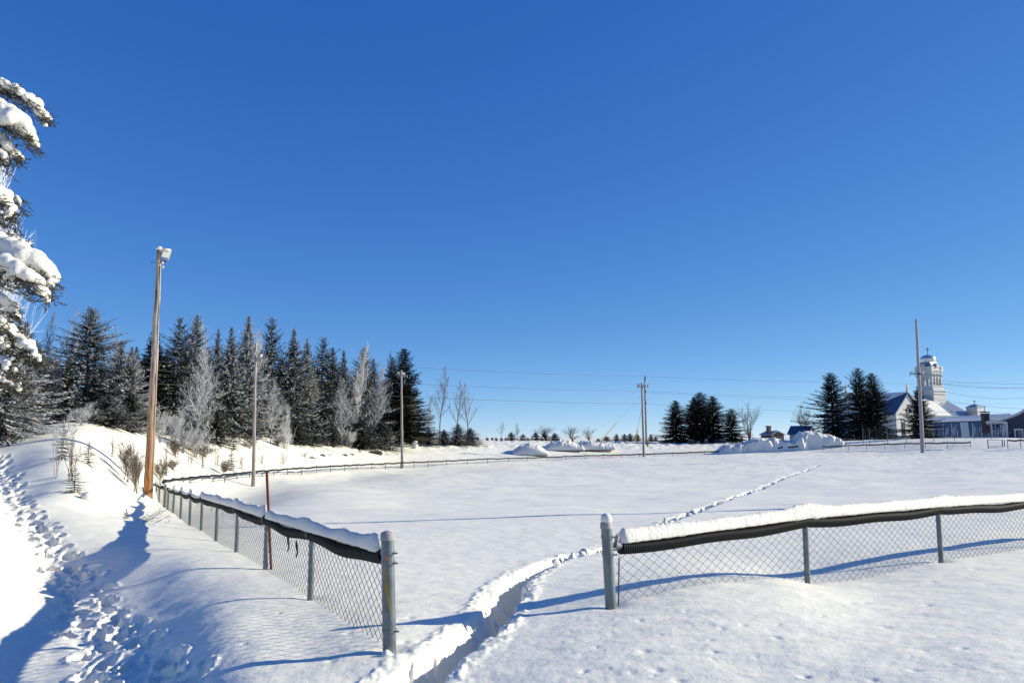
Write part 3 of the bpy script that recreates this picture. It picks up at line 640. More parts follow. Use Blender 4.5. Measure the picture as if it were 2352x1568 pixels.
light_pole('third floodlight pole, grey wood, before the last tall spruce of the forest', 924, 1074, 922, 850, 75.5, .13, .08, 'grey', (915, 935, 862), [(916, 856, -.35, (-.2, -.9, -.35), .65), (927, 857, -.35, (.5, -.8, -.35), .65)])
light_pole('floodlight pole with three lamps, front one of the close pair mid field', 1479, 1049, 1474, 879, 97.5, .15, .12, 'grey', (1464, 1489, 888), [(1467, 884, -.4, (-.2, -1, -.2), .75), (1479.5, 885, .3, (.1, -1, -.2), .7), (1489, 884, .2, (.9, -.4, -.3), .7)])
light_pole('tall pale floodlight pole with lamps halfway up, beside the church', 2119, 1028.3, 2104, 733, 78, .19, .115, 'greylight', (2090, 2122, 858), [(2094, 856, -.3, (-.6, -.8, -.3), .65), (2119, 855, -.3, (.5, -.9, -.3), .65)])
# utility pole and its wires
ub = at(1485, 1022, 118); ut = at(1480.5, 866, 118); up = thing('utility_pole', 'utility pole carrying wires, just right of the three-lamp floodlight pole', 'utility pole', ub, world=True)
b = MB(); b.tube([ub - (ut - ub) * .1, ub, (ub + ut) / 2, ut], [.16, .16, .14, .1], 12); b.build('pole', M['grey'], up, True)
b = MB()
for y in (866, 870, 874, 899, 902, 927): q = at(1482 + (y - 866) * .03, y, 117.6); b.tube([q, q + [0, 0, .22]], .08, 8)
b.build('insulator', M['dark'], up, True)
for e, lab in (((1370, 1023, 114), 'longer'), ((1456, 1021, 120), 'left'), ((1459, 1021, 121), 'right')):
    a = at(*e); c = at(1482, 897, 118); s = a + (c - a) * (.42 if lab == 'longer' else .29); w = MB(); w.tube([a, c], .010, 4); g = w.build('guy_wire', M['cable'], up)
    w = MB(); w.tube([a, s], .05, 6); w.build('sleeve', M['yell2'], g)
def cable(label, P, sag, r=.010, group='utility wires across the sky'):
    pts = []
    for a, c, sg in zip(P[:-1], P[1:], sag):
        a = at(*a); c = at(*c)
        for t in np.linspace(0, 1, 24)[:-1 if c is not P[-1] else None]: q = a * (1 - t) + c * t; q[2] -= sg * 4 * t * (1 - t); pts.append(q)
    pts.append(at(*P[-1])); b = MB(); b.tube(pts, r, 4, caps=False); tag(b.build('power_cable', M['cable']), label, 'wire', group)
cable('highest utility wire, attached to the top of the utility pole', [(290, 800, 46), (1481, 864, 118), (2112, 881, 125)], [.35, .2])
cable('upper middle wire reaching the utility pole from the forest', [(290, 846, 46), (1482, 898, 118)], [.3])
cable('lower wire on the utility pole running from forest past the dark spruces', [(290, 877, 46), (1484, 927, 118), (2200, 957, 125)], [.3, .2], .012)
cable('upper of two close wires right of the utility pole', [(1485, 898, 118), (2110, 921, 125)], [.1])
cable('under one of two close wires right of the utility pole', [(1485, 901, 118), (2110, 928, 125)], [.1])
for y0, y1, sg, Y, lab in ((872, 879, .25, 110, 'top thick wire right of the bell tower'), (876, 882, .75, 112, 'second wire right of the bell tower, slightly sagging'), (876.5, 890.5, .25, 108, 'third wire right of the bell tower, slanting down to the right'), (885, 900, 1.25, 105, 'deeply sagging wire right of the bell tower'), (911, 935, .5, 112, 'slack wire passing above the small turret'), (925, 926, .1, 120, 'faint straight wire above the small turret cross'), (945, 946.5, .1, 118, 'straight wire level with the small turret dome'), (880, 866, .4, 130, 'faint wire rising to the right beside the bell tower')):
    cable(lab, [(2125, y0, Y + 8), (2420, y1 + (y1 - y0) * .2, Y)], [sg], .008 if 'faint' in lab else .014)

# ------------------------------------------------------------------ conifers
def conifer(seed, H=10., Rm=2.1, base=.5, frost=.3, gap=.22, nb=6, droop=1.0, ragged=.3, spray=.3, power=.95):
    r = np.random.default_rng(seed); A = []; Q = []; Mi = []
    br_a = []; br_b = []
    lob = r.uniform(0, 6.28, 4)
    z = base
    while z < H * .985:
        t = (z - base) / (H - base); L0 = Rm * 1.12 * ((1 - t) ** power) * (1 - .35 * math.exp(-t * 14)) + .03
        n = nb if t < .8 else max(4, nb - 1); a0 = r.uniform(0, 6.28)
        tier = 1 + ragged * .35 * math.sin(z * 2 * math.pi / (H * .085) + lob[3])
        for k in range(n):
            az = a0 + k * 2 * math.pi / n + r.normal(0, .25)
            L = L0 * (1 + ragged * (r.uniform(-1, .7) + .35 * math.sin(az * 2 + lob[0] + z * .7))) * tier
            if L < .08: continue
            el = R(38) * t ** 1.2 - R(16) * droop * (1 - t) + r.normal(0, .08)
            ns = max(2, int(L / (spray * .5)))
            s = (np.arange(ns) + r.uniform(.2, .8)) / ns; s = .1 + .9 * s
            curve = -.28 * droop * (1 - t) * np.sin(s * 2.2) + .16 * s ** 3
            x = s * L * math.cos(el); zz = z + s * L * math.sin(el) + curve * L * .6
            P = np.stack([x * math.cos(az), x * math.sin(az), zz], -1)
            br_a.append([0, 0, z]); br_b.append(P[-1])
            for sd, sp in ((-1, .8), (1, .8), (0, .0), (-1, .35), (1, .35)):
                aa = az + sd * (sp + r.normal(0, .2, ns)); ln = spray * (1.25 - .55 * s) * r.uniform(.7, 1.35, ns) * (1 - .5 * t ** 3); 
                dz = -.28 * droop + r.normal(0, .28, ns) + el * .4
                D = np.stack([np.cos(aa), np.sin(aa), dz], -1); D /= np.linalg.norm(D, axis=1)[:, None]
                W = np.cross(D, np.stack([r.normal(0, .45, ns), r.normal(0, .45, ns), np.ones(ns)], -1)); W /= np.linalg.norm(W, axis=1)[:, None]
                w = ln * r.uniform(.16, .26, ns)
                off = r.normal(0, spray * .18, (ns, 3)); B0 = P + off - D * (ln * .2)[:, None]
                q = np.stack([B0, B0 + D * (ln * .45)[:, None] + W * w[:, None], B0 + D * ln[:, None], B0 + D * (ln * .5)[:, None] - W * w[:, None]], 1)
                q[:, 3, 2] -= w * .5; q[:, 1, 2] -= w * .5
                A.append(q.reshape(-1, 3)); fr = frost * (.35 + .9 * s) * (.6 + .6 * r.random())
                Mi.append((r.random(ns) < fr).astype(int))
        z += gap * (.75 + .5 * (1 - t)) * r.uniform(.8, 1.2)
    mb = MB(); V = np.concatenate(A); n = len(V) // 4
    mb.v.append(V); mb.f.append(np.arange(4 * n).reshape(-1, 4)); mb.m.append(np.concatenate(Mi)); mb.n = len(V)
    ba, bb = np.array(br_a), np.array(br_b); mb.segs(ba, bb, .025, .006, 3, m=2)
    tk = MB(); tk.tube([[0, 0, -.6], [0, 0, H * .3], [0, 0, H * .7], [0, 0, H]], [H * .016, H * .013, H * .007, .008], 8)
    return mb, tk
PROTO = {}
def proto(key, *a, needle='needle', **k):
    mb, tk = conifer(*a, **k)
    PROTO[key] = (mb.mesh('crown', [M[needle], M['frost'], M['bark']]), tk.mesh('trunk', M['bark'], True), a[1] if len(a) > 1 else k.get('H', 10.), k.get('Rm', 2.1))
proto('fa', 1, 10., Rm=3.20, frost=.9, ragged=.38, spray=.22, gap=.2, nb=7); proto('fb', 2, 10., Rm=3.36, frost=.55, ragged=.45, spray=.23, gap=.2, nb=7); proto('fc', 3, 10., Rm=3.04, frost=.75, ragged=.34, spray=.22, gap=.2, nb=7)
proto('da', 4, 10., Rm=3.20, frost=.2, ragged=.4, spray=.24, gap=.21, nb=7); proto('db', 5, 10., Rm=3.52, frost=.28, ragged=.5, spray=.24, gap=.21, nb=7); proto('dc', 6, 10., Rm=1.9, frost=.04, ragged=.15, droop=.6)
proto('fd', 14, 10., Rm=3.04, frost=.6, ragged=.6, spray=.22, gap=.22, nb=7, power=.7, droop=.7)
proto('dd', 15, 10., Rm=3.36, frost=.2, ragged=.7, spray=.24, gap=.26, nb=6, power=.72, droop=1.4, base=1.0)
proto('fe', 16, 10., Rm=3.52, frost=.5, ragged=.45, spray=.23, gap=.2, nb=7, power=1.2, droop=1.3)
proto('xa', 7, 10., Rm=2.6, base=.9, frost=0, ragged=.42, needle='needle_far', nb=7, droop=.8, power=.7); proto('xb', 8, 10., Rm=2.7, base=1.1, frost=0, ragged=.5, gap=.26, needle='needle_far', nb=7, droop=.7, power=.65)
proto('xc', 9, 10., Rm=2.4, base=.3, frost=0, ragged=.35, needle='needle_far', nb=7, droop=.8, power=.75)
proto('ya', 10, 3., Rm=.75, base=.08, frost=.3, gap=.13, spray=.14, ragged=.3); proto('yb', 11, 3., Rm=.9, base=.08, frost=0, gap=.2, spray=.12, ragged=.5, needle='needle_near', nb=4)
proto('na', 13, 6., Rm=1.9, base=.2, frost=.5, gap=.10, nb=8, spray=.10, ragged=.4)
proto('far', 12, 6., Rm=1.9, base=.1, frost=0, gap=.4, spray=.5, ragged=.4, needle='needle_far', nb=6)
def tree(key, label, px, ytop, wpx, Y, group=None, rz=None, name='spruce_tree', cat='spruce', lean=0, sink=0):
    cm, tm, H, Rm = PROTO[key]; a = ray(px, ytop)
    x, y = a[0] * Y, Y; g = gz(x, y) - .05 - sink; h = a[1] * Y - g; w = wpx * Y / F0 / 2
    o = thing(name, label, cat, (x, y, g), group, rz if rz is not None else (px * 1.7) % 6.28)
    for nm, me in (('crown', cm), ('trunk', tm)):
        c = bpy.data.objects.new(nm, me); COL.objects.link(c); c.parent = o
    w *= {'f': 1.95, 'd': 1.95, 'n': 1.5, 'x': 1.08, 'y': 1.15}[key[0]] if key != 'far' else 1.3; o.scale = (w / Rm, w / Rm, h / H); o.rotation_euler.x = lean
    return o
YF = lambda x: float(np.interp(x, [0, 200, 300, 440, 560, 640, 750, 925, 1100], [34, 40, 44, 52, 62, 70, 80, 93, 104]))
G = 'spruces of the forest edge'
for k, lab, px, yt, w, dy in (
    ('fb', 'dark half-frosted spruce behind the snow-laden tree at the left edge', 62, 738, 120, 3), ('fa', 'snow-dusted spruce with low tiers, leftmost at the forest foot', 18, 700, 150, -6),
    ('fd', 'tall broad heavily frosted spruce left of the thick wooden pole', 211, 706, 118, 0), ('ya', 'small frosted spruce with thin spike standing before the broad frosted one', 162, 808, 74, -4),
    ('fc', 'frosted narrow spruce, left one of the pair beside the wooden pole', 280, 778, 62, -1), ('fa', 'frosted narrow spruce, right one of the pair beside the wooden pole', 304, 795, 76, -3),
    ('db', 'dark spruce top peeking behind the frosted pair', 314, 795, 48, 6), ('dc', 'dark even-tiered spruce directly behind the thick wooden pole', 356, 755, 78, 4),
    ('dd', 'tall dark spruce, first right of the thick wooden pole', 414, 728, 74, 1), ('fd', 'tall spruce with lightly frosted tip beside a frosted birch top', 453, 722, 66, 2),
    ('db', 'thin dark spruce spire between two taller groups', 502, 753, 40, 6), ('fe', 'broad frost-speckled spruce left of the second floodlight pole', 533, 744, 84, 0),
    ('fa', 'pale frosted tall spruce just behind the second floodlight pole', 572, 722, 80, 2), ('dd', 'slender dark-tipped spruce, first right of the second floodlight pole', 626, 728, 66, 2),
    ('fe', 'big full frost-speckled spruce in the middle of the forest', 676, 747, 92, 0), ('fc', 'frosted spruce leaning against the right side of the big full one', 706, 775, 62, 4),
    ('dd', 'dark spruce with see-through trunk line right of the big full one', 743, 774, 66, 1), ('db', 'dark lower spruce with two-pronged top', 765, 796, 60, 4),
    ('fe', 'dark pointed spruce left of the tall frosted aspen', 790, 797, 66, 1), ('fd', 'frost-tipped spruce right of the tall frosted aspen', 837, 796, 66, 2),
    ('db', 'short dark spruce between aspen group and last large spruce', 858, 823, 54, 5), ('db', 'narrow spruce left shoulder of the last large one', 901, 820, 56, 4),
    ('xa', 'last large dark spruce at the right end of the forest', 928, 800, 122, 0)):
    tree(k, lab, px, yt, w, YF(px) + dy, G)
for px, yt, w in ((100, 850, 110), (130, 830, 90), (250, 850, 90), (235, 830, 80), (330, 820, 90), (385, 800, 90), (430, 800, 90), (480, 800, 90), (505, 815, 90), (555, 810, 90), (600, 800, 90), (645, 820, 90), (660, 850, 90), (725, 840, 80), (775, 850, 90), (815, 860, 90), (880, 870, 80), (35, 840, 100), (-20, 820, 130), (940, 880, 80)):
    tree('da', 'dark spruce half hidden in the back row of the forest', px, yt, w, YF(px) + 9 + (px % 7) * .4, 'spruces in the back row of the forest')
G = 'young spruces at the forest foot'
for k, lab, px, yt, w, dy in (('db', 'low dark bushy spruce left of the twin bare trees', 984, 980, 34, 0), ('da', 'low dark spruce below the twin bare trees', 1020, 985, 34, 2), ('db', 'low dark spruce, left of the last pair before open sky', 1052, 972, 42, 0), ('da', 'rightmost low dark spruce before open sky', 1080, 981, 38, 0),
    ('da', 'small dark spruce at foot of the big full frosted one', 715, 955, 46, -3), ('db', 'small green spruce under the dark spruce row', 763, 978, 40, -3), ('da', 'small dark spruce left of the birch sapling', 682, 960, 44, -3), ('fb', 'bushy low spruce behind the slope shrubs', 250, 905, 90, -6), ('da', 'low dark spruce skirting the frosted pair', 300, 900, 70, -5), ('db', 'low dark spruce right of the wooden pole among frosted shrubs', 430, 950, 60, -3), ('db', 'low spruce behind the frosted birch', 500, 935, 60, -2), ('da', 'low dark spruce at the foot of the pale frosted spruce', 560, 935, 60, -1), ('db', 'low dark spruce near third floodlight pole', 880, 965, 60, -2), ('da', 'low dark spruce under the frost-tipped one', 830, 960, 60, -2)):
    tree(k, lab, px, yt, w, YF(px) + dy, G)
G = 'spruce saplings on the snowy slopes'
for k, lab, px, yt, w, Y in (('yb', 'tiny spruce at the top of the bank left of second floodlight pole', 538, 987, 26, 55), ('yb', 'tiny spruce on the bank face left of second floodlight pole', 532, 1028, 28, 49), ('yb', 'tiny spruce behind the far fence, right of second floodlight pole', 717, 1046, 24, 67),
    ('yb', 'thin spruce sapling on the slope, upper one among the bare stems', 148, 966, 38, 24), ('yb', 'spruce sapling with snow lump, lower one in front of the bare stems', 174, 1072, 46, 19.3), ('yb', 'small spruce sapling right of the bare stems on the slope', 205, 1012, 34, 25), ('yb', 'tiny spruce tip sticking out of the snow near the path', 291, 1166, 20, 17)):
    tree(k, lab, px, yt, w, Y, G)
b = MB(); q = at(201, 1143, 19.0); b.ball(q, (.17, .15, .15), n=18, k=12, amp=.04, seed=2); b.ball(q + [.06, 0, -.1], (.16, .14, .1), n=16, k=10, amp=.05, seed=5); tag(b.build('snow_lump', M['snowcap'], smooth=True), 'round lump of snow resting on the lower spruce sapling', 'snow lump')
G = 'dark trees by the graveyard'
for k, lab, px, yt, w, Y in (('xc', 'full dark spruce, leftmost of the large graveyard group', 1551, 918, 84, 125), ('xa', 'tall dark spruce, second of the large graveyard group', 1594, 911, 84, 128), ('xb', 'tallest dark spruce of the large graveyard group', 1608, 900, 96, 124), ('xc', 'dark spruce, right half of the tallest pair in the graveyard', 1636, 908, 100, 126), ('xb', 'smaller dark spruce with low side limb, right end of the graveyard group', 1679, 938, 70, 124),
    ('xb', 'dark spruce, left of the three before the church', 1907, 855, 112, 124), ('xb', 'dark spruce with ragged crown, middle of three before the church', 1969, 844, 84, 126), ('xa', 'dark spruce, right of the three before the church', 2001, 856, 96, 123), ('xc', 'dark spruce behind the pale floodlight pole', 2109, 893, 84, 104)):
    tree(k, lab, px, yt, w, Y, G)
G = 'small far spruces'
for lab, px, yt, w, Y in (('small far spruce left of two tiny leafless trees', 1174, 992, 30, 135), ('small pointed far spruce before the rounded bare bush', 1201, 996, 22, 130), ('small far spruce left edge of the round bare bush', 1230, 992, 28, 128), ('small narrow far spruce within the round bare bush', 1251, 992, 22, 130), ('small far spruce right edge of the round bare bush', 1274, 994, 30, 128),
    ('tiny far spruce alone on the horizon', 1374, 1006, 14, 170), ('low far spruce, first of the horizon clump', 1393, 1001, 26, 170), ('far spruce, second of the horizon clump', 1416, 996, 20, 175), ('far spruce, third of the horizon clump', 1434, 996, 22, 175), ('far spruce, fourth of the horizon clump', 1447, 995, 24, 172), ('far spruce touching the left of the pole pair', 1463, 995, 22, 172), ('far spruce just right of the pole pair', 1495, 997, 18, 170), ('tiny far spruce second right of the pole pair', 1506, 1001, 14, 170),
    ('small spruce beneath the large graveyard group', 1571, 1000, 18, 130), ('low dark spruce right under the side-limbed spruce', 1690, 1003, 30, 128), ('low dark spruce between side-limbed spruce and snow pile', 1703, 1005, 22, 132)):
    tree('far', lab, px, yt, w, Y, G)

# ------------------------------------------------------------------ leafless trees and shrubs
def bare(seed, H=8., spread=2., r0=.08, nb=26, start=.25, up=.9, lvl=3, round_=False, multi=1, twig_r=.012, thin=1.0):
    r = random.Random(seed); SA = [[], [], [], []]; SB = []
    def grow(p, d, L, rad, depth):
        n = 5 if depth == 0 else (4 if depth == 1 else 3); step = L / n; p = np.array(p); d = np.array(d, float)
        for k in range(n):
            d = d + np.array([r.gauss(0, .12), r.gauss(0, .12), r.gauss(0, .08) + .10 * up]); d /= np.linalg.norm(d)
            q = p + d * step; r1 = max(twig_r * .6, rad * (1 - (k) / n * .75)); r2 = max(twig_r * .5, rad * (1 - (k + 1) / n * .75))
            SB.append((p, q, r1, r2, depth))
            if depth < lvl:
                for _ in range(1 if r.random() < .35 * thin else 2):
                    a = r.uniform(0, 6.28); side = np.cross(d, [math.cos(a), math.sin(a), .3]); side /= np.linalg.norm(side) + 1e-9
                    dd = d * r.uniform(.6, 1.0) + side * r.uniform(.5, .95); dd[2] += .25 * up; dd /= np.linalg.norm(dd)
                    grow(p + (q - p) * r.random(), dd, L * r.uniform(.38, .62), max(twig_r, rad * .45), depth + 1)
            p = q
    for s in range(multi):
        ang = r.uniform(0, 6.28); tilt = 0 if multi == 1 else r.uniform(.05, .35)
        d = np.array([math.sin(tilt) * math.cos(ang), math.sin(tilt) * math.sin(ang), math.cos(tilt)]); hh = H * (1 if multi == 1 else r.uniform(.6, 1))
        K = 12; p = np.array([0, 0, 0.]) + (0 if multi == 1 else 1) * np.array([r.uniform(-.15, .15), r.uniform(-.15, .15), 0]); pts = [p]
        for k in range(K):
            d = d + np.array([r.gauss(0, .05), r.gauss(0, .05), .04]); d /= np.linalg.norm(d); pts.append(pts[-1] + d * hh / K)
        rad = [max(twig_r, r0 * (1 - .93 * k / K)) for k in range(K + 1)]
        SB.append((pts[0] - [0, 0, .5], pts[0], r0, r0, 0))
        for k in range(K): SB.append((pts[k], pts[k + 1], rad[k], rad[k + 1], 0))
        m = nb // multi
        for i in range(m):
            t = start + (1 - start) * (i + r.random() * .8) / m; k = min(K - 1, int(t * K)); p = pts[k] + (pts[k + 1] - pts[k]) * (t * K - k)
            a = i * 2.4 + r.uniform(-.5, .5); prof = (math.sin(math.pi * min(1, .15 + .8 * (t - start) / (1 - start))) if round_ else (1.1 - t) * 1.1)
            L = spread * prof * r.uniform(.7, 1.2) + .08 * H * (1 - t)
            el = R(r.uniform(25, 60)) if round_ else R(r.uniform(25, 65))
            grow(p, [math.cos(a) * math.cos(el), math.sin(a) * math.cos(el), math.sin(el)], L, max(twig_r, rad[k] * .55), 1)
    A = np.array([s[0] for s in SB]); B = np.array([s[1] for s in SB]); ra = np.array([s[2] for s in SB]); rb = np.array([s[3] for s in SB]); dp = np.array([s[4] for s in SB])
    tk = MB(); tk.segs(A[dp == 0], B[dp == 0], ra[dp == 0], rb[dp == 0], 6)
    cr = MB(); cr.segs(A[dp > 0], B[dp > 0], ra[dp > 0], rb[dp > 0], 3); return tk, cr, (A, B, dp)
BP = {}
def bproto(key, tm, cm, *a, **k):
    tk, cr, _ = bare(*a, **k); BP[key] = (tk.mesh('trunk', M[tm]), cr.mesh('branches', M[cm]), k.get('H', 8.), k.get('spread', 2.))
bproto('birch', 'twig', 'rime', 1, H=8., spread=2.3, r0=.07, nb=44, start=.12, twig_r=.009); bproto('aspen', 'twig', 'twig', 2, H=9., spread=1.7, r0=.09, nb=38, start=.3, twig_r=.008, up=1.6)
bproto('rimebig', 'twig', 'nearfrost', 31, H=9., spread=3.0, r0=.09, nb=64, start=.15, twig_r=.013, up=1.0)
bproto('rimed', 'twig', 'rime', 22, H=9., spread=2.2, r0=.09, nb=40, start=.2, twig_r=.010, up=1.2)
bproto('open', 'bark', 'twig', 3, H=9., spread=2.2, r0=.10, nb=18, start=.3, twig_r=.012, up=1.5); bproto('round', 'brown', 'brown', 4, H=7., spread=3.3, r0=.16, nb=20, start=.12, round_=True, twig_r=.014, multi=3, up=1.2)
bproto('bush', 'brown', 'brown', 5, H=3., spread=1.4, r0=.05, nb=40, start=.1, multi=9, twig_r=.010, lvl=2, round_=True); bproto('rshrub', 'twig', 'rime', 6, H=3., spread=.9, r0=.022, nb=50, start=.15, multi=10, twig_r=.008, lvl=3)
bproto('stem', 'brown', 'brown', 7, H=2.4, spread=.9, r0=.016, nb=34, start=.15, multi=8, twig_r=.0055, lvl=2, thin=2); bproto('dry', 'brown', 'brown', 8, H=2., spread=.8, r0=.014, nb=60, start=.1, multi=12, twig_r=.005, lvl=3)
bproto('near', 'twig', 'rime', 9, H=2.4, spread=.9, r0=.018, nb=26, start=.45, multi=6, twig_r=.009, lvl=2, thin=2)
def btree(key, label, px, ytop, wpx, Y, group, name='bare_tree', cat='leafless tree', k=1.0):
    tm, cm, H, sp = BP[key]; a = ray(px, ytop); x, y = a[0] * Y, Y; g = gz(x, y) - .03; h = a[1] * Y - g; w = wpx * Y / F0 / 2
    o = thing(name, label, cat, (x, y, g), group, (px * 2.3) % 6.28)
    for nm, me in (('trunk', tm), ('branches', cm)):
        c = bpy.data.objects.new(nm, me); COL.objects.link(c); c.parent = o
    sx = w / (sp * 1.05); o.scale = (sx, sx, h / (H * 1.04)); return o
G = 'frosted leafless trees of the forest'
for k, lab, px, yt, w, dy in (('aspen', 'pale frosted leafless tree left of the broad frosted spruce', 112, 706, 74, 3), ('open', 'frosted leafless tree with crooked boughs behind the broad frosted spruce', 168, 697, 84, 5), ('aspen', 'faint thin leafless treetop right of the broad frosted spruce', 268, 742, 60, 6), ('rimed', 'white-frosted treetop behind the first spruces right of the wooden pole', 484, 718, 66, 3), ('rimed', 'frosted leafless tree tangled in the tall frosted spruce', 590, 735, 70, 1),
    ('birch', 'large silvery frosted birch in front of the dark forest', 464, 784, 104, -4), ('birch', 'frosted birch right of the second floodlight pole', 627, 868, 78, -3), ('birch', 'slim frosted sapling on the bank behind the far fence', 664, 925, 44, -9), ('rimed', 'tall white frosted aspen rising above the right half of the forest', 816, 771, 74, -1), ('rimed', 'frosted aspen bush filling between spruces left of the third pole', 862, 830, 80, 0), ('aspen', 'brownish leafless tree just left of the third floodlight pole', 893, 797, 60, 2),
    ('aspen', 'grey leafless tree in front of the last large spruce', 948, 880, 60, -1), ('open', 'tall leafless tree right of the forest, tallest of its three', 1012, 834, 74, 1), ('open', 'leafless tree, middle of the three right of the forest', 1050, 868, 60, 2), ('open', 'leafless tree, right of the three beyond the forest', 1076, 873, 66, 0), ('aspen', 'short leafless tree leaning before open sky', 985, 905, 40, 1), ('aspen', 'leafless tree between big full spruce and dark spruces', 722, 820, 60, 1), ('birch', 'frosted birch before the dark pointed spruce', 790, 860, 70, -2), ('rimed', 'frosted leafless tree behind the first low spruces left', 130, 790, 80, 2)):
    btree(k, lab, px, yt, w, YF(px) + dy, G)
btree('rimebig', 'white-rimed treetop showing behind the snow-laden branches', 0, 310, 200, 24, None)
btree('rimebig', 'second rimed treetop low behind the snow-laden branches', -10, 450, 210, 27, None)
G = 'far leafless trees'
for k, lab, px, yt, w, Y in (('open', 'small gnarled leafless tree right of the low spruces', 1151, 966, 28, 125), ('aspen', 'small pale leafless tree, thin, on the bank left of the round bushes', 1189, 970, 24, 128), ('round', 'wide round leafless bush behind the double-humped snow heap', 1256, 977, 84, 132), ('round', 'round leafless tree with dark knobby twigs, left of a pair', 1316, 977, 66, 134), ('round', 'round leafless tree, right of the pair', 1352, 980, 46, 136), ('round', 'big round-crowned leafless tree right of the graveyard spruces', 1718, 924, 78, 130), ('round', 'big round-crowned leafless tree left of the church spruces', 1848, 928, 84, 138), ('aspen', 'faint little leafless tree near horizon left of graveyard spruces', 1529, 1000, 22, 150)):
    btree(k, lab, px, yt, w, Y, G)
G = 'frosted shrubs at the forest foot'
for k, lab, px, yt, w, Y in (('rshrub', 'wide white-frosted shrub at the top of the slope left of the wooden pole', 245, 915, 90, 36), ('rshrub', 'frosted shrub behind the near bare stems', 190, 915, 60, 33), ('rshrub', 'frosted shrub touching the right of the wooden pole', 372, 915, 50, 44), ('rshrub', 'tall frosted shrub second right of the wooden pole', 408, 918, 52, 47), ('rshrub', 'frosted shrub at the foot of the silvery birch', 455, 950, 70, 47), ('rshrub', 'frosted shrub left of the silvery birch foot', 425, 955, 46, 46), ('rshrub', 'frosted shrub below the forest right of second pole', 655, 975, 50, 66), ('rshrub', 'frosted brownish shrub below the dark spruces', 805, 970, 50, 82), ('rshrub', 'small frosted shrub left of the third pole', 895, 985, 50, 90), ('dry', 'leafless brown shrub at the foot of last large spruce', 960, 985, 50, 94),
    ('rshrub', 'frosted thicket left of the near bare stems', 60, 925, 90, 34), ('rshrub', 'frosted thicket under the leftmost spruces', 110, 930, 70, 35)):
    btree(k, lab, px, yt, w, Y, G, 'shrub', 'shrub')
G = 'dry shrubs on the slopes'
for k, lab, px, yt, w, Y in (('dry', 'brown twiggy bush midway down the slope left of the wooden pole', 295, 1000, 62, 27.5), ('stem', 'thin dry stems left of the wooden pole', 320, 1010, 50, 29), ('stem', 'thin dry shrub just right of the wooden pole above the fence corner', 385, 1000, 62, 35), ('dry', 'low dry shrub behind the fence corner', 400, 1050, 40, 38), ('stem', 'pale dry stems on the bank, first right of the fence corner', 440, 995, 40, 43), ('stem', 'pale dry stems on the bank, below the silvery birch', 468, 1000, 44, 45), ('stem', 'thin dry stems on the bank left of second floodlight pole', 500, 1015, 34, 48), ('stem', 'dry stems just left of the second floodlight pole', 555, 1030, 36, 51), ('stem', 'dry stems right of the second floodlight pole', 602, 1035, 40, 56),
    ('stem', 'dry stems behind the far fence below the slim sapling', 650, 1030, 44, 60), ('stem', 'dry stems behind the far fence left of the dark rocks', 700, 1035, 36, 66), ('stem', 'dry stems between the dark rocks on the bank', 757, 1040, 30, 71), ('stem', 'dry stems on the bank beyond the dark rocks', 792, 1040, 30, 75), ('stem', 'last dry stems on the bank near third pole', 890, 1040, 24, 84), ('dry', 'low tangled shrub on the bank between fence corner and second pole', 520, 1050, 40, 47),
    ('dry', 'brown twiggy bush low on the slope just left of the wooden pole', 318, 1030, 50, 27), ('stem', 'dry stems high on the slope left of the brown twiggy bush', 262, 985, 46, 29), ('dry', 'brown tangled shrub right of the wooden pole, nearest the fence corner', 372, 1045, 46, 33), ('dry', 'brown brush on the bank top edge right of the wooden pole', 405, 1005, 50, 42), ('dry', 'wide dry brush at the bank edge below the first dark spruces', 470, 1020, 60, 49), ('dry', 'short brown brush on the bank right of the tiny bank-top spruce', 575, 1005, 40, 58), ('dry', 'brown brush fringe under the frosted birch right of second pole', 640, 1005, 46, 66), ('dry', 'brown brush fringe at the forest edge above the dark rocks', 760, 1008, 46, 78), ('dry', 'brown brush fringe at the forest edge left of the third pole', 880, 1008, 46, 90), ('dry', 'brown brush fringe at the forest edge right of the third pole', 965, 1010, 46, 97)):
    btree(k, lab, px, yt, w, Y, G, 'shrub', 'shrub')
btree('near', 'tall bare stems with frosted tips on the slope left of the wooden pole', 142, 905, 70, 21, None, 'shrub', 'shrub')
btree('stem', 'thin branching bare shrub right behind the spruce sapling with snow lump', 172, 960, 92, 20.6, None, 'shrub', 'shrub')
btree('bush', 'brown brush at the foot of the utility pole', 1487, 1005, 24, 112, None, 'shrub', 'shrub')
btree('bush', 'brown hedge clump under the left church spruce', 1925, 990, 40, 128, None, 'shrub', 'shrub'); btree('bush', 'brown hedge clump between the left and middle church spruces', 1948, 992, 40, 129, None, 'shrub', 'shrub')
# weed twigs by the fence
b = MB(); rr = random.Random(8); q = at(318, 1195, 17.5)
A = []; B = []
for i in range(14):
    a = q + [rr.uniform(-.1, .5), rr.uniform(-.3, .3), 0]; a[2] = gz(a[0], a[1]); c = a + [rr.uniform(-.1, .5), rr.uniform(-.2, .2), rr.uniform(.1, .35)]; A.append(a); B.append(c)
    for _ in range(3): m = a + (c - a) * rr.uniform(.4, .9); A.append(m); B.append(m + [rr.uniform(-.12, .15), rr.uniform(-.1, .1), rr.uniform(0, .1)])
b.segs(A, B, .004, .002, 3); tag(b.build('weed', M['brown']), 'low brown weed stalks poking from snow in front of the wooden pole', 'weeds')
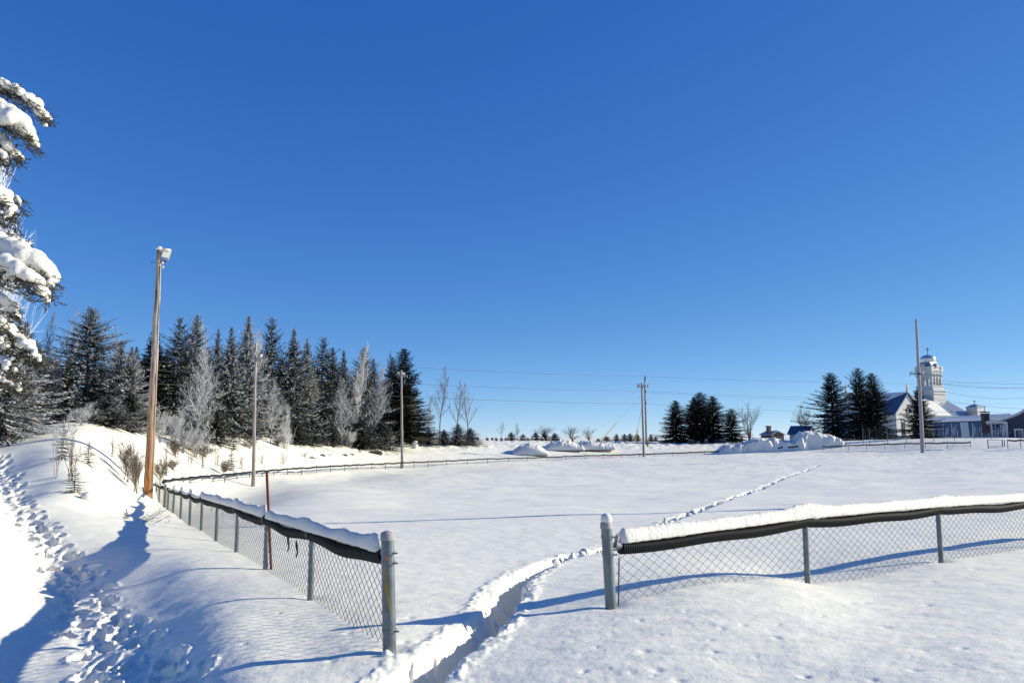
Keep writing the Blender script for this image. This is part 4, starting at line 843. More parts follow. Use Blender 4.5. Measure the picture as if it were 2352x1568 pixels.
# dark rocks and brush showing through the bank
for px, py, w, lab in ((739, 1047, 16, 'dark rock with dry grass in the bank, left of the largest'), (861, 1042, 34, 'largest dark rock exposed in the bank left of the third pole'), (791, 1046.5, 13, 'small dark rock in the bank between two larger'), (825, 1039, 7, 'tiny dark rock high in the bank'), (809, 1044.5, 9, 'flat dark rock sliver in the bank'), (878, 1022, 14, 'dark tussock at the top edge of the bank'), (399, 1049 - 30, 12, 'fallen branch on the bank right of the wooden pole')):
    p = hit(px, py, 20); z = gz(*p); w_ = w * p[1] / F0 / 2; b = MB(); b.ball((p[0], p[1], z + .02), (w_, w_ * .5, w_ * .36), n=16, k=9, amp=.28, seed=int(px)); b.ball((p[0] + w_ * .3, p[1] - .05, z - w_ * .05), (w_ * .6, w_ * .4, w_ * .3), n=14, k=9, amp=.3, seed=int(px) + 1)
    b.tube([[p[0] - w_, p[1], z], [p[0] - w_ * .9, p[1] - .05, z + .18]], .02, 4); tag(b.build('rock', M['bark']), lab, 'rock', 'dark rocks in the bank')

# ------------------------------------------------------------------ snow-laden spruce at the left edge
NT = thing('spruce_tree', 'near spruce with heavy pillows of snow on its boughs, cut by the left edge', 'spruce', (-9.9, 12.6, gz(-9.9, 12.6)), world=True)
def near_tree():
    g = gz(-9.9, 12.6); tk = MB(); tk.tube([[-9.9, 12.6, g - .4], [-9.9, 12.6, 2], [-9.85, 12.6, 6.2]], [.16, .12, .02], 12); tk.build('trunk', M['bark'], NT, True)
    BR = [([(-60, 180), (0, 190), (35, 203), (60, 217), (85, 238), (104, 268)], [9, 10, 10, 9, 14, 9], 11.6), ([(-70, 235), (-10, 245), (30, 270), (55, 292), (70, 322)], [20, 22, 22, 20, 12], 11.2), ([(-60, 300), (0, 315), (22, 340), (42, 358)], [12, 13, 12, 8], 11.4), ([(-30, 350), (5, 352), (12, 372)], [9, 9, 7], 11.3),
          ([(-60, 420), (0, 440), (18, 462), (22, 488)], [14, 14, 13, 9], 11.3), ([(-40, 440), (30, 452), (52, 470)], [5, 7, 5], 11.9), ([(-60, 530), (0, 538), (40, 545), (68, 563)], [6, 7, 8, 6], 12.2), ([(-60, 540), (0, 565), (50, 582), (90, 602), (112, 630), (113, 648)], [22, 24, 24, 22, 18, 9], 11.2), ([(-40, 600), (20, 602), (60, 625), (90, 655), (110, 684)], [16, 17, 16, 13, 9], 10.9),
          ([(-60, 660), (0, 680), (25, 702), (40, 728)], [12, 13, 12, 8], 11.0), ([(-60, 720), (0, 735), (30, 765), (60, 788), (92, 823)], [10, 10, 11, 9, 7], 10.9), ([(-40, 740), (20, 742), (58, 780), (78, 800)], [8, 8, 9, 6], 11.8), ([(-60, 790), (0, 790), (40, 800), (70, 808), (100, 832)], [9, 9, 9, 8, 6], 11.3), ([(-60, 815), (0, 822), (22, 838), (40, 850)], [9, 9, 8, 6], 10.8),
          ([(-60, 855), (0, 870), (30, 880), (60, 900)], [8, 7, 6, 5], 11.6), ([(-50, 640), (10, 640), (45, 660)], [5, 6, 5], 12.3), ([(-50, 490), (10, 500), (35, 515)], [4, 5, 4], 12.0)]
    r = np.random.default_rng(7); A = []; segA = []; segB = []; Mi = []
    for bi, (pp, rad, Y) in enumerate(BR):
        P = np.array([at(x, y, Y + .15 * math.sin(k * 1.7 + bi)) for k, (x, y) in enumerate(pp)]); rad = np.array(rad) * Y / F0
        # resample
        d = np.concatenate([[0], np.cumsum(np.linalg.norm(np.diff(P, axis=0), axis=1))]); n = max(6, int(d[-1] / .05)); s = np.linspace(0, d[-1], n)
        C = np.stack([np.interp(s, d, P[:, i]) for i in range(3)], -1); rd = np.interp(s, d, rad)
        sb = MB()
        for k in range(n):
            q = C[k] + r.normal(0, .018, 3); q[1] += r.uniform(-.06, .06); sb.ball(q, (rd[k] * r.uniform(1.0, 1.15),) * 3, n=10, k=7)
            if rd[k] > .05 and k % 2: q2 = C[k] + [r.uniform(-.05, .05), r.uniform(-.22, .22), -rd[k] * .5 + r.uniform(-.08, .02)]; sb.ball(q2, (rd[k] * .75,) * 3, n=10, k=7)
        so = sb.build('snow_pad', M['snowcap'], NT, True); so.location = -NT.location; md = so.modifiers.new('r', 'REMESH'); md.mode = 'VOXEL'; md.voxel_size = .018; md.use_smooth_shade = True
        ms = so.modifiers.new('s', 'SMOOTH'); ms.factor = .6; ms.iterations = 10
        for nm_, sz_, st_ in (('lump', .16, .03), ('crumb', .035, .008)):
            tx_ = bpy.data.textures.get(nm_) or bpy.data.textures.new(nm_, 'CLOUDS'); tx_.noise_scale = sz_; tx_.noise_depth = 3
            dm = so.modifiers.new(nm_, 'DISPLACE'); dm.texture = tx_; dm.strength = st_; dm.mid_level = .5; dm.texture_coords = 'LOCAL'
        U = C - np.array([0, 0, 1]) * (rd * .95)[:, None]; segA += list(U[:-1]); segB += list(U[1:])
        for k in range(n):
            for _ in range(7 if rd[k] > .06 else 5):
                a = r.uniform(-2.2, 2.2); dirv = np.array([math.cos(a) * .8, math.sin(a), r.uniform(-1.0, .12)]); dirv /= np.linalg.norm(dirv); L = r.uniform(.10, .26)
                p0 = U[k] + r.normal(0, .05, 3) - [0, 0, rd[k] * .2]; p1 = p0 + dirv * L; segA.append(p0); segB.append(p1)
                K = 30; t = r.random(K); ph = r.uniform(0, 6.28, K); pb = p0 + (p1 - p0) * t[:, None]
                nd = dirv * .6 + np.stack([np.cos(ph), np.sin(ph) * .7, np.sin(ph + 1)], -1) * .8; nd /= np.linalg.norm(nd, axis=1)[:, None]; ln = r.uniform(.016, .028, K)[:, None]
                w = np.cross(nd, [.3, -.9, .2]); w /= np.linalg.norm(w, axis=1)[:, None]; w *= .0022
                A.append(np.stack([pb - w, pb + w, pb + nd * ln + w, pb + nd * ln - w], 1).reshape(-1, 3)); Mi.append((r.random(K) < .06).astype(int))
    mb = MB(); V = np.concatenate(A); mb.v.append(V); mb.f.append(np.arange(len(V)).reshape(-1, 4)); mb.m.append(np.concatenate(Mi)); mb.n = len(V)
    mb.segs(segA, segB, .007, .004, 3, m=2); mb.build('crown', [M['needle_near'], M['frost'], M['bark']], NT)
near_tree()
cm, tm, H, Rm = PROTO['fb']
tree('na', 'dark dusted spruce crowded behind the near snow-pillowed spruce', -60, 420, 190, 33, None)
tree('na', 'snowy spruce low behind the near snow-pillowed spruce', 5, 650, 120, 31, None)

# ------------------------------------------------------------------ church
def frame_obj(name, label, cat, origin, rz): return thing(name, label, cat, origin, rz=rz)
Yc = 330.0; o0 = at(2143, 1003, Yc); o0[2] = gz(o0[0], o0[1]) - .3
church = frame_obj('church', 'white clapboard church with silver-domed bell tower beyond the field', 'church', o0, R(-61))
zb = -o0[2]          # eye level in church frame
def pz(y): return zb + (1003 - y) * Yc / F0
wz, ez, rz_ = 0, pz(957), pz(913)
# local x: toward right/camera (gable side), local y: along nave, away-right
b = MB(); HW = 13.5; y0, y1 = -50, 6
for ax in (-HW, HW): b.box((ax, (y0 + y1) / 2, ez / 2), (.4, y1 - y0, ez))
for ay in (y0, y1):
    b.add([[-HW, ay, 0], [HW, ay, 0], [HW, ay, ez], [-HW, ay, ez]], [[0, 1, 2, 3]]); b.add([[-HW, ay, ez], [HW, ay, ez], [0, ay, rz_], [0, ay, rz_]], [[0, 1, 2, 2]])
b.build('wall', M['white'], church)
rf = MB()
rf.slab((0, y0 - .6, rz_ + .3), (0, y1 + .8, rz_ + .3), (HW + 1, y1 + .8, ez - .2), (HW + 1, y0 - .6, ez - .2), -.4)
rf.slab((0, y0 - .6, rz_ + .3), (-HW - 1, y0 - .6, ez - .2), (-HW - 1, y1 + .8, ez - .2), (0, y1 + .8, rz_ + .3), -.4)
roof = rf.build('roof', M['tin'], church)
b = MB(); b.slab((.2, y0, rz_ + .36), (.2, -2, rz_ + .36), (HW + .9, -9, ez), (HW + .9, y0, ez), -.25); b.slab((.2, -2, rz_ + .37), (3, 0, rz_ - .75), (10, -2, ez + 1.75), (8, -8, ez + 3), -.2); b.build('roof_snow', M['snowcap'], roof)
# transept
ty, tw, tx = -41.0, 7.8, 17.5; tr = pz(916); te = pz(957)
b = MB(); b.add([[tx, ty - tw, 0], [tx, ty + tw, 0], [tx, ty + tw, te], [tx, ty - tw, te]], [[0, 1, 2, 3]]); b.add([[tx, ty - tw, te], [tx, ty + tw, te], [tx, ty, tr], [tx, ty, tr]], [[0, 1, 2, 2]])
b.box((tx / 2, ty - tw, te / 2), (tx, .4, te)); b.box((tx / 2, ty + tw, te / 2), (tx, .4, te)); b.box((tx + .12, ty - tw + .3, te / 2), (.3, .6, te)); b.box((tx + .12, ty + tw - .3, te / 2), (.3, .6, te)); b.build('transept', M['white'], church)
b = MB(); b.slab((-2, ty, tr + .3), (tx + .6, ty, tr + .3), (tx + .6, ty - tw - .9, te - .5), (-2, ty - tw - .9, te - .5), .4); b.slab((-2, ty, tr + .3), (-2, ty + tw + .9, te - .5), (tx + .6, ty + tw + .9, te - .5), (tx + .6, ty, tr + .3), .4); b.build('transept_roof', M['roofblue'], church)
b = MB(); b.slab((1, ty - .1, tr + .74), (tx + .3, ty - .1, tr + .74), (tx - 6, ty - 3, tr - 2.1), (4, ty - 3.6, tr - 2.5), .15); b.build('roof_snow', M['snowcap'], church)
b = MB()
for z in (te * .3,):
    for yy in (-3.4, 3.4): b.box((tx + .1, ty + yy, te * .45), (.25, 1.5, te * .5))
b.tube([[tx + .1, ty + 1.2 * math.cos(a), te + 1.4 + 1.2 * math.sin(a)] for a in np.linspace(0, 6.28, 13)], .2, 4); b.build('window', M['window'], church)
for xx, yy, nm in ((tx + .2, ty, 1), (6, ty - 4, 1), (-3, y0 + 1, 1)):
    b = MB(); z = tr + .4 if xx > 5 and yy == ty else rz_ + (.2 if xx < 0 else -1.5 + 2.3); b.box((xx, yy, z + .9), (.7, .9, 1.3)); b.box((xx, yy, z + 2.3), (.45, .45, 2.0)); b.box((xx, yy, z + 2.5), (.45, 1.9, .5)); b.build('roof_cross', M['white'], church)
# tower
def sq(mb, s, z0, z1, m=0, cx=0, cy=0): mb.box((cx, cy, (z0 + z1) / 2), (s, s, z1 - z0), m)
b = MB(); sq(b, 8.2, ez * .5, pz(906.5)); tower = b.build('bell_tower', M['white'], church)
def trim(b, s, z0, z1): sq(b, s, z0, z1)
b = MB(); sq(b, 8.9, pz(906.5), pz(903)); sq(b, 8.5, pz(903), pz(900)); sq(b, 9.5, pz(900), pz(897.5)); sq(b, 7.4, pz(897.5), pz(889)); sq(b, 7.9, pz(889), pz(887.5)); b.build('cornice', M['trim'], tower)
z0, z1 = pz(887.5), pz(868); s = 6.7; b = MB()
# arcaded belfry: piers leaving three openings a side, arches above
pier = [-s / 2 + .45, -s / 6, s / 6, s / 2 - .45]
for i, a in enumerate(pier):
    w_ = .9 if i in (0, 3) else .55
    for q in (-1, 1): b.box((a, q * (s / 2 - .3), (z0 + z1) / 2), (w_, .6, z1 - z0)); 
    if i in (1, 2):
        for q in (-1, 1): b.box((q * (s / 2 - .3), a, (z0 + z1) / 2), (.6, w_, z1 - z0))
for side in range(4):
    c_, s_ = [(1, 0), (0, 1), (-1, 0), (0, -1)][side]
    for k in (-1, 0, 1):
        cx = k * s / 3 * .93; V = []; n = 8; r_ = .72
        for j in range(n):
            a1, a2 = math.pi * j / n, math.pi * (j + 1) / n
            q = [(cx + r_ * math.cos(a1), z1 - .9 + r_ * math.sin(a1)), (cx + r_ * math.cos(a2), z1 - .9 + r_ * math.sin(a2)), (cx + r_ * math.cos(a2), z1 + .05), (cx + r_ * math.cos(a1), z1 + .05)]
            P_ = [((s / 2 - .02) * c_ - u * s_, (s / 2 - .02) * s_ + u * c_, z) for u, z in q]; b.add(P_, [[0, 1, 2, 3]])
b.build('belfry', M['white'], tower)
b = MB(); sq(b, 6.9, z1, pz(857)); bb = b.build('frieze', M['white'], tower)
b = MB(); n = 3
for side in range(4):
    c_, s_ = [(1, 0), (0, 1), (-1, 0), (0, -1)][side]
    for k in range(3):
        u0 = -3.3 + 2.2 * k
        for q in (((u0, pz(866)), (u0 + 1.1, pz(860.5))), ((u0 + 1.1, pz(860.5)), (u0 + 2.2, pz(866)))):
            P_ = [(3.6 * c_ - u * s_, 3.6 * s_ + u * c_, z) for u, z in q]; b.tube(P_, .22, 4)
    for k in range(5):
        u = -2 + k; P_ = (3.55 * c_ - u * s_, 3.55 * s_ + u * c_, pz(854)); b.box(P_, (.4, .4, .8))
b.build('moulding', M['trim'], tower)
b = MB(); sq(b, 7.2, pz(857), pz(855.7)); sq(b, 7.0, pz(855.7), pz(852)); sq(b, 7.45, pz(852), pz(850.3)); sq(b, 7.05, pz(850.3), pz(846)); sq(b, 7.4, pz(846), pz(844.5)); 
for cx in (-3.25, 3.25):
    for cy in (-3.25, 3.25): sq(b, 1.2, pz(855.5), pz(843.5), 0, cx, cy)
b.build('cornice', M['trim'], tower)
b = MB(); prof = [(3.7, 844.5), (3.2, 841), (2.6, 837), (2.3, 834), (2.15, 832)]
for (r1, y_1), (r2, y_2) in zip(prof[:-1], prof[1:]):
    a = [(x * r1, y * r1, pz(y_1)) for x, y in ((-1, -1), (1, -1), (1, 1), (-1, 1))]; c = [(x * r2, y * r2, pz(y_2)) for x, y in ((-1, -1), (1, -1), (1, 1), (-1, 1))]
    for i in range(4): j = (i + 1) % 4; b.add([a[i], a[j], c[j], c[i]], [[0, 1, 2, 3]])
b.build('tower_roof', M['tin'], tower)
b = MB()
for c_, s_ in ((1, 0), (0, 1), (-1, 0), (0, -1)):
    b.box((3.3 * c_, 3.3 * s_, pz(842)), (1.5, 1.5, 1.3)); P_ = [(4.1 * c_ - u * s_, 4.1 * s_ + u * c_, z) for u, z in ((-1, pz(840)), (1, pz(840)), (0, pz(836)))]; Q_ = [(1.5 * c_ - u * s_, 1.5 * s_ + u * c_, z) for u, z in ((-1, pz(840)), (1, pz(840)), (0, pz(836)))]
    b.add(P_ + Q_, [[0, 1, 2, 2], [0, 2, 5, 3], [1, 4, 5, 2]])
b.build('dormer', M['white'], tower)
b = MB(); K = [(2.4, 833), (2.75, 830), (2.95, 826.5), (2.95, 823.5), (2.6, 820), (1.9, 817.3), (1.0, 815.7), (.2, 815)]
b.tube([(0, 0, pz(y)) for _, y in K], [r_ for r_, _ in K], 20); b.build('dome', M['silver'], tower, True)
b = MB(); b.tube([(0, 0, pz(816)), (0, 0, pz(797.5))], .14, 6); b.tube([(-.0, -1.0, pz(802.5)), (0, 1.0, pz(802.5))], .13, 5); b.tube([(-1.0, 0, pz(802.5)), (1.0, 0, pz(802.5))], .10, 5); b.ball((0, 0, pz(802.5)), .3); b.build('cross', M['dark'], tower)
b = MB(); K = [(.95, z0 + .7), (.8, z0 + 1.1), (.6, z0 + 1.7), (.5, z0 + 2.2), (.1, z0 + 2.5)]; b.tube([(1.6, -1.0, z) for _, z in K], [r_ for r_, _ in K], 12); b.build('bell', M['bell'], tower, True)
b = MB(); cx, cy = 14.5, 6.5; sq(b, 4.6, 4, pz(947), 0, cx, cy); tur = b.build('turret', M['white'], church)
b = MB(); sq(b, 5.0, pz(947), pz(945), 0, cx, cy); sq(b, 4.5, pz(945), pz(939.5), 0, cx, cy); sq(b, 5.0, pz(939.5), pz(938), 0, cx, cy); b.build('cornice', M['trim'], tur)
b = MB(); a = [(cx + x * 2.5, cy + y * 2.5, pz(938)) for x, y in ((-1, -1), (1, -1), (1, 1), (-1, 1))]; c = [(cx + x * 1.6, cy + y * 1.6, pz(934)) for x, y in ((-1, -1), (1, -1), (1, 1), (-1, 1))]; t_ = (cx, cy, pz(930))
for i in range(4): j = (i + 1) % 4; b.add([a[i], a[j], c[j], c[i]], [[0, 1, 2, 3]]); b.add([c[i], c[j], t_, t_], [[0, 1, 2, 2]])
b.build('turret_roof', M['silver'], tur)
b = MB(); b.tube([(cx, cy, pz(931)), (cx, cy, pz(921.5))], .12, 5); b.tube([(cx - .8, cy, pz(924.5)), (cx + .8, cy, pz(924.5))], .1, 4); b.tube([(cx, cy - .8, pz(924.5)), (cx, cy + .8, pz(924.5))], .1, 4); b.build('cross', M['dark'], tur)

# ------------------------------------------------------------------ blue-roofed hall, navy house, small houses
Yh = 128.0
def W(px, py, Y): return at(px, py, Y)
hall = thing('low_hall', 'long low hall with blue metal roof streaked by sliding snow', 'building', W(2200, 1007, Yh), world=True)
z0 = W(2150, 1010, Yh)[2] - .3
xa, xb = W(2135, 1000, 140)[0], W(2345, 1000, 118)[0]; ya, yb_ = 140, 118
rl = W(2150, 972, 140)[2]; rr_ = W(2330, 972 - 7, 118)[2]; bz = W(2150, 1007, 138)[2]
up = W(2150, 962, 143)[2]; ur = W(2330, 951.5, 122)[2]
b = MB(); b.box(((xa + xb) / 2, 134, z0 + .4), (xb - xa, 8, .9), rz=math.atan2(yb_ - ya, xb - xa)); b.build('wall', M['white'], hall)
b = MB(); b.slab((xa, ya, rl), (xb, yb_, rr_), (xb - .3, yb_ - 1.1, bz), (xa - .3, ya - 1.1, bz), -.12)
b.add([[xa, ya, rl], [xb, yb_, rr_], [xb + 3, yb_ + 7, ur + .0], [xa + 3, ya + 7, up]], [[3, 2, 1, 0]])
hr = b.build('roof', M['roofblue'], hall)
b = MB(); b.slab((xa + .1, ya + .0, rl + .12), (xb, yb_ + .0, rr_ + .12), (xb + 3, yb_ + 7, ur + .12), (xa + 3.1, ya + 7, up + .12), -.14)
rr = random.Random(12); dv = np.array([xb - xa, yb_ - ya, rr_ - rl]); dn = np.array([-.3, -1.1, bz - rl])
nrm = np.cross(dv, dn); nrm /= np.linalg.norm(nrm); nrm *= -1 if nrm[1] > 0 else 1
def patch(b, t0, t1, k0, k1, sk=.012):
    P0 = np.array([xa, ya, rl]); c = [P0 + dv * t0 + dn * k0, P0 + dv * t1 + dn * k0, P0 + dv * (t1 - sk) + dn * k1, P0 + dv * (t0 - sk) + dn * k1]; c = [q + nrm * .05 for q in c]; b.slab(*c, .03 if np.cross(c[1] - c[0], c[3] - c[0])[1] < 0 else -.03)
patch(b, .0, .05, .12, .95); patch(b, .385, .475, .0, .97); patch(b, .0, .98, .93, 1.0)
for _ in range(70):
    t = rr.uniform(.05, .97)
    if .37 < t < .49: continue
    k0 = rr.uniform(.02, .6); w_ = rr.uniform(.003, .011); patch(b, t, t + w_, k0 * .8, min(.95, k0 * .8 + rr.uniform(.35, .85)), .02)
b.build('roof_snow', M['snowcap'], hr)
c0 = W(2262, 946, 124); c1 = W(2262, 992, 124); b = MB(); b.box((c0[0], 124, (c0[2] + c1[2]) / 2 - .2), (.85, .85, c0[2] - c1[2])); b.box((c0[0], 124, c0[2] - .35), (1.0, 1.0, .22)); b.box((c0[0], 124, c0[2] - .02), (1.02, 1.02, .14)); ch = b.build('chimney', M['brick'], hall)
b = MB(); b.tube([(c0[0], 124, c0[2]), (c0[0], 124, c0[2] + .85)], .05, 6); b.tube([(c0[0] - .25, 124, c0[2] + .85), (c0[0] + .25, 124, c0[2] + .85)], .04, 5); b.build('flue', M['dark'], ch)
b = MB(); b.ball((c0[0], 124, c0[2] + .06), (.45, .4, .12), n=12, k=7, amp=.1); b.build('snow_cap', M['snowcap'], ch, True)
# navy house with porch
Yn = 108.0; hs = thing('blue_house', 'navy blue house with white trim, door and porch, cut by the right edge', 'house', W(2330, 1008, Yn), world=True)
xl = W(2307, 1000, Yn)[0]; el = W(2307, 960, Yn)[2]; apx = W(2440, 912, Yn); bz = W(2307, 1009, Yn)[2] - .2
prof = [(xl, W(2307, 965.5, Yn)[2]), (W(2330, 953, Yn)[0], W(2330, 953, Yn)[2]), (W(2352, 940, Yn)[0], W(2352, 940, Yn)[2]), (apx[0], apx[2]), (apx[0] + 9, el - .4)]
b = MB()
for (x1_, z1_), (x2_, z2_) in zip(prof[:-1], prof[1:]): b.add([[x1_, Yn, bz], [x2_, Yn, bz], [x2_, Yn, z2_], [x1_, Yn, z1_]], [[0, 1, 2, 3]])
b.add([[xl, Yn, bz], [xl + 5.4, Yn + 8, bz], [xl + 5.4, Yn + 8, el - .3], [xl, Yn, el - .3]], [[0, 1, 2, 3]]); x9 = apx[0] + 9; b.add([[x9, Yn, bz], [x9 + 5.4, Yn + 8, bz], [x9 + 5.4, Yn + 8, el - .4], [x9, Yn, el - .4]], [[0, 1, 2, 3]]); b.add([[xl + 5.4, Yn + 8, bz], [x9 + 5.4, Yn + 8, bz], [x9 + 5.4, Yn + 8, el - .4], [xl + 5.4, Yn + 8, el - .4]], [[0, 1, 2, 3]])
b.build('wall', M['navy'], hs)
rp = [(W(2258, 971, Yn)[0], W(2258, 971, Yn)[2]), (W(2285, 967, Yn)[0], W(2285, 967, Yn)[2])] + [(x, z + .12) for x, z in prof[1:]]
b = MB(); sn = MB()
for (x1_, z1_), (x2_, z2_) in zip(rp[:-1], rp[1:]):
    b.slab((x1_, Yn - .7, z1_), (x2_, Yn - .7, z2_), (x2_ + 5.8, Yn + 8.5, z2_), (x1_ + 5.8, Yn + 8.5, z1_), .16); sn.slab((x1_, Yn - .6, z1_ + .17), (x2_, Yn - .6, z2_ + .17), (x2_ + 5.8, Yn + 8.4, z2_ + .17), (x1_ + 5.8, Yn + 8.4, z1_ + .17), .15)
ro = b.build('roof', M['trim'], hs); sn.build('roof_snow', M['snowcap'], ro)
b = MB(); dx0, dx1 = W(2329, 1000, Yn)[0], W(2350, 1000, Yn)[0]; dz0, dz1 = W(2330, 1007, Yn)[2], W(2330, 984, Yn)[2]
b.box(((dx0 + dx1) / 2, Yn - .04, (dz0 + dz1) / 2), (dx1 - dx0, .12, dz1 - dz0)); dr = b.build('door_frame', M['trim'], hs)
b = MB(); b.box(((dx0 + dx1) / 2, Yn - .12, (dz0 + dz1) / 2 - .12), ((dx1 - dx0) * .58, .1, (dz1 - dz0) * .8)); dd = b.build('door', M['navy'], hs)
b = MB(); b.box(((dx0 + dx1) / 2 + .02, Yn - .19, (dz0 + dz1) / 2 - .1), ((dx1 - dx0) * .36, .04, (dz1 - dz0) * .6)); b.build('pane', M['door'], dd)
px0, px1 = W(2273, 1000, Yn)[0], xl; b = MB(); pt = W(2280, 970, Yn)[2]
for x in (px0, W(2292, 1000, Yn)[0] + .6, px1 + .05): b.box((x, Yn - .5, (pt + bz) / 2), (.13 if x != px1 + .05 else .3, .13, pt - bz))
b.box(((px0 + px1) / 2, Yn - .5, pt), (px1 - px0 + .3, .16, .25))
for z in (W(2280, 994, Yn)[2], W(2280, 990, Yn)[2]): b.box(((px0 + px1) / 2, Yn - .48, z), (px1 - px0, .05, .06))
b.build('porch_frame', M['trim'], hs)
b = MB(); b.box(((px0 + px1) / 2 - .2, Yn + 1, bz + .25), (px1 - px0 + .6, 3, .3)); b.build('porch_floor', M['trim'], hs)
q = W(2319, 993, Yn); b = MB(); b.box((q[0], Yn - .1, q[2]), (.14, .2, .2)); b.build('wall_lamp', M['lamp'], hs)
def house(label, px, Y, w, h, roofh, wallm, roofm, L=8, rz=0, chim=None):
    p = at(px, 1003, Y); g = gz(p[0], Y); o = thing('small_house', label, 'house', (p[0], Y, g), rz=rz); b = MB()
    b.box((0, 0, h / 2 - .3), (w, L, h + .6)); 
    for y in (-L / 2, L / 2): b.add([[-w / 2, y, h], [w / 2, y, h], [0, y, h + roofh], [0, y, h + roofh]], [[0, 1, 2, 2]])
    b.build('wall', M[wallm], o); b = MB()
    for s_ in (-1, 1): b.slab((0, -L / 2 - .3, h + roofh + .12), (s_ * (w / 2 + .4), -L / 2 - .3, h - .2), (s_ * (w / 2 + .4), L / 2 + .3, h - .2), (0, L / 2 + .3, h + roofh + .12), .15 * s_)
    rf = b.build('roof', M[roofm], o)
    if chim: b = MB(); b.box((chim, 0, h + roofh), (.8, .8, 2.4)); b.box((chim, 0, h + roofh + 1.2), (1.0, 1.0, .2)); b.build('chimney', M['brick'], o)
    b = MB(); b.box((0, -L / 2 - .03, h * .5), (1.1, .08, 1.0)); b.build('window', M['window'], o)
    return o
house('small gabled house with dark blue roof behind the big snow pile', 1842, 135, 2.7, 1.6, 1.1, 'white', 'roofblue', 3.2, rz=R(48))
house('distant low house with brick chimney left of the gabled house', 1774, 190, 3.6, 1.9, .6, 'bark', 'tin', 4, rz=R(20), chim=-1.0)
q = at(1783, 1003, 300); g = gz(q[0], 300); py_ = thing('lattice_mast', 'tiny distant lattice mast above the low house', 'mast', (q[0], 300, g)); b = MB()
zt = at(1783, 985, 300)[2] - g
for s_ in (-1, 1): b.tube([(s_ * 1.3, 0, 0), (s_ * .1, 0, zt * .85)], .1, 4)
b.tube([(0, 0, zt * .8), (0, 0, zt)], .1, 4)
for k in range(4): b.tube([(-1.2 + .3 * k, 0, k * zt / 5 + .5), (1.2 - .3 * k, 0, k * zt / 5 + .5)], .06, 3)
b.build('frame', M['dark'], py_)
# headstones
G = 'headstones of the graveyard'; rr = random.Random(3)
hsx = [(1096, 10, 'brown'), (1119, 8, 'g'), (1131, 6, 'g'), (1140, 11, 'g'), (1152, 6, 'g'), (1162, 7, 'g'), (1168, 14, 'g'), (1201, 10, 'brown'), (1213, 7, 'g'), (1224, 10, 'brown'), (1246, 9, 'brown'), (1258, 8, 'g'), (1519, 7, 'g'), (1530, 7, 'brown'), (1566, 8, 'g'), (1573, 8, 'g'), (1585, 8, 'brown'), (1592, 8, 'g'), (1612, 8, 'brown'), (1622, 9, 'brown'), (1634, 7, 'g'), (1645, 8, 'brown'), (1655, 9, 'brown'), (1663, 9, 'brown')]
hlab = ['brown headstone by the rightmost low spruce before open sky', 'grey headstone, first in the open left part of the bank top', 'short grey headstone beside a taller one, left part of the bank', 'tall grey headstone, left part of the bank top', 'short grey headstone below the gnarled leafless tree', 'grey headstone right of the gnarled leafless tree', 'tallest pale headstone before the small far spruce', 'brown headstone beneath the small pointed far spruce', 'grey headstone left of the lone snow mound', 'brown headstone behind the lone snow mound', 'brown headstone between lone mound and double-humped heap', 'grey headstone left of the double-humped heap', 'grey headstone left of the full dark spruce', 'brown headstone left of the full dark spruce trunk', 'grey headstone, left of two beneath the small spruce', 'grey headstone, right of two beneath the small spruce', 'brown headstone, first under the tall spruces', 'grey headstone between trunks of the tall spruces', 'brown headstone under the tallest spruce', 'wide brown headstone right under the tallest spruce', 'grey headstone under the right tall spruce', 'brown headstone, third from right end of graveyard', 'brown headstone, second from right end of graveyard', 'brown headstone at right end of graveyard near the snow pile']
for (x, h, c), lab in zip(hsx, hlab):
    Y = 122 + rr.uniform(-2, 4); t = at(x, 1018.5 - h, Y); g = gz(t[0], Y); hh = max(.5, t[2] - g); w = (6.5 if c == 'g' else 9) * Y / F0
    o = thing('headstone', lab, 'headstone', (t[0], Y, g), G, rr.uniform(-.3, .3)); b = MB(); pr = [(-w / 2, -.2), (w / 2, -.2)] + [(w / 2 * math.cos(a), hh - w * .18 + w * .18 * math.sin(a)) for a in np.linspace(0, math.pi, 7)]
    n = len(pr); A_ = [(x_, -.12, z_) for x_, z_ in pr]; B_ = [(x_, .12, z_) for x_, z_ in pr]; cA, cB = np.mean(A_, 0), np.mean(B_, 0)
    for i in range(n): j = (i + 1) % n; b.add([A_[i], B_[i], B_[j], A_[j]], [[0, 1, 2, 3]]); b.add([cA, A_[i], A_[j], cA], [[0, 1, 2, 2]]); b.add([cB, B_[j], B_[i], cB], [[0, 1, 2, 2]])
    b.build('slab', M['stone' if c == 'g' else 'stone2'], o); b = MB(); b.ball((0, 0, hh + .02), (w * .45, .13, .08), n=10, k=6, amp=.1); b.build('snow_cap', M['snowcap'], o, True)
q = at(954, 1012, 92); g = gz(q[0], 92); b = MB(); b.tube([(q[0], 92, g - .2), (q[0], 92, g + .5), (q[0], 92, g + .75)], [.34, .33, .2], 12); b.ball((q[0], 92, g + .75), (.33, .33, .2), n=14, k=8, amp=.08); tag(b.build('snow_covered_stump', M['snowcap'], None, True), 'upright snow-covered stump at the forest end beside the third pole', 'stump')
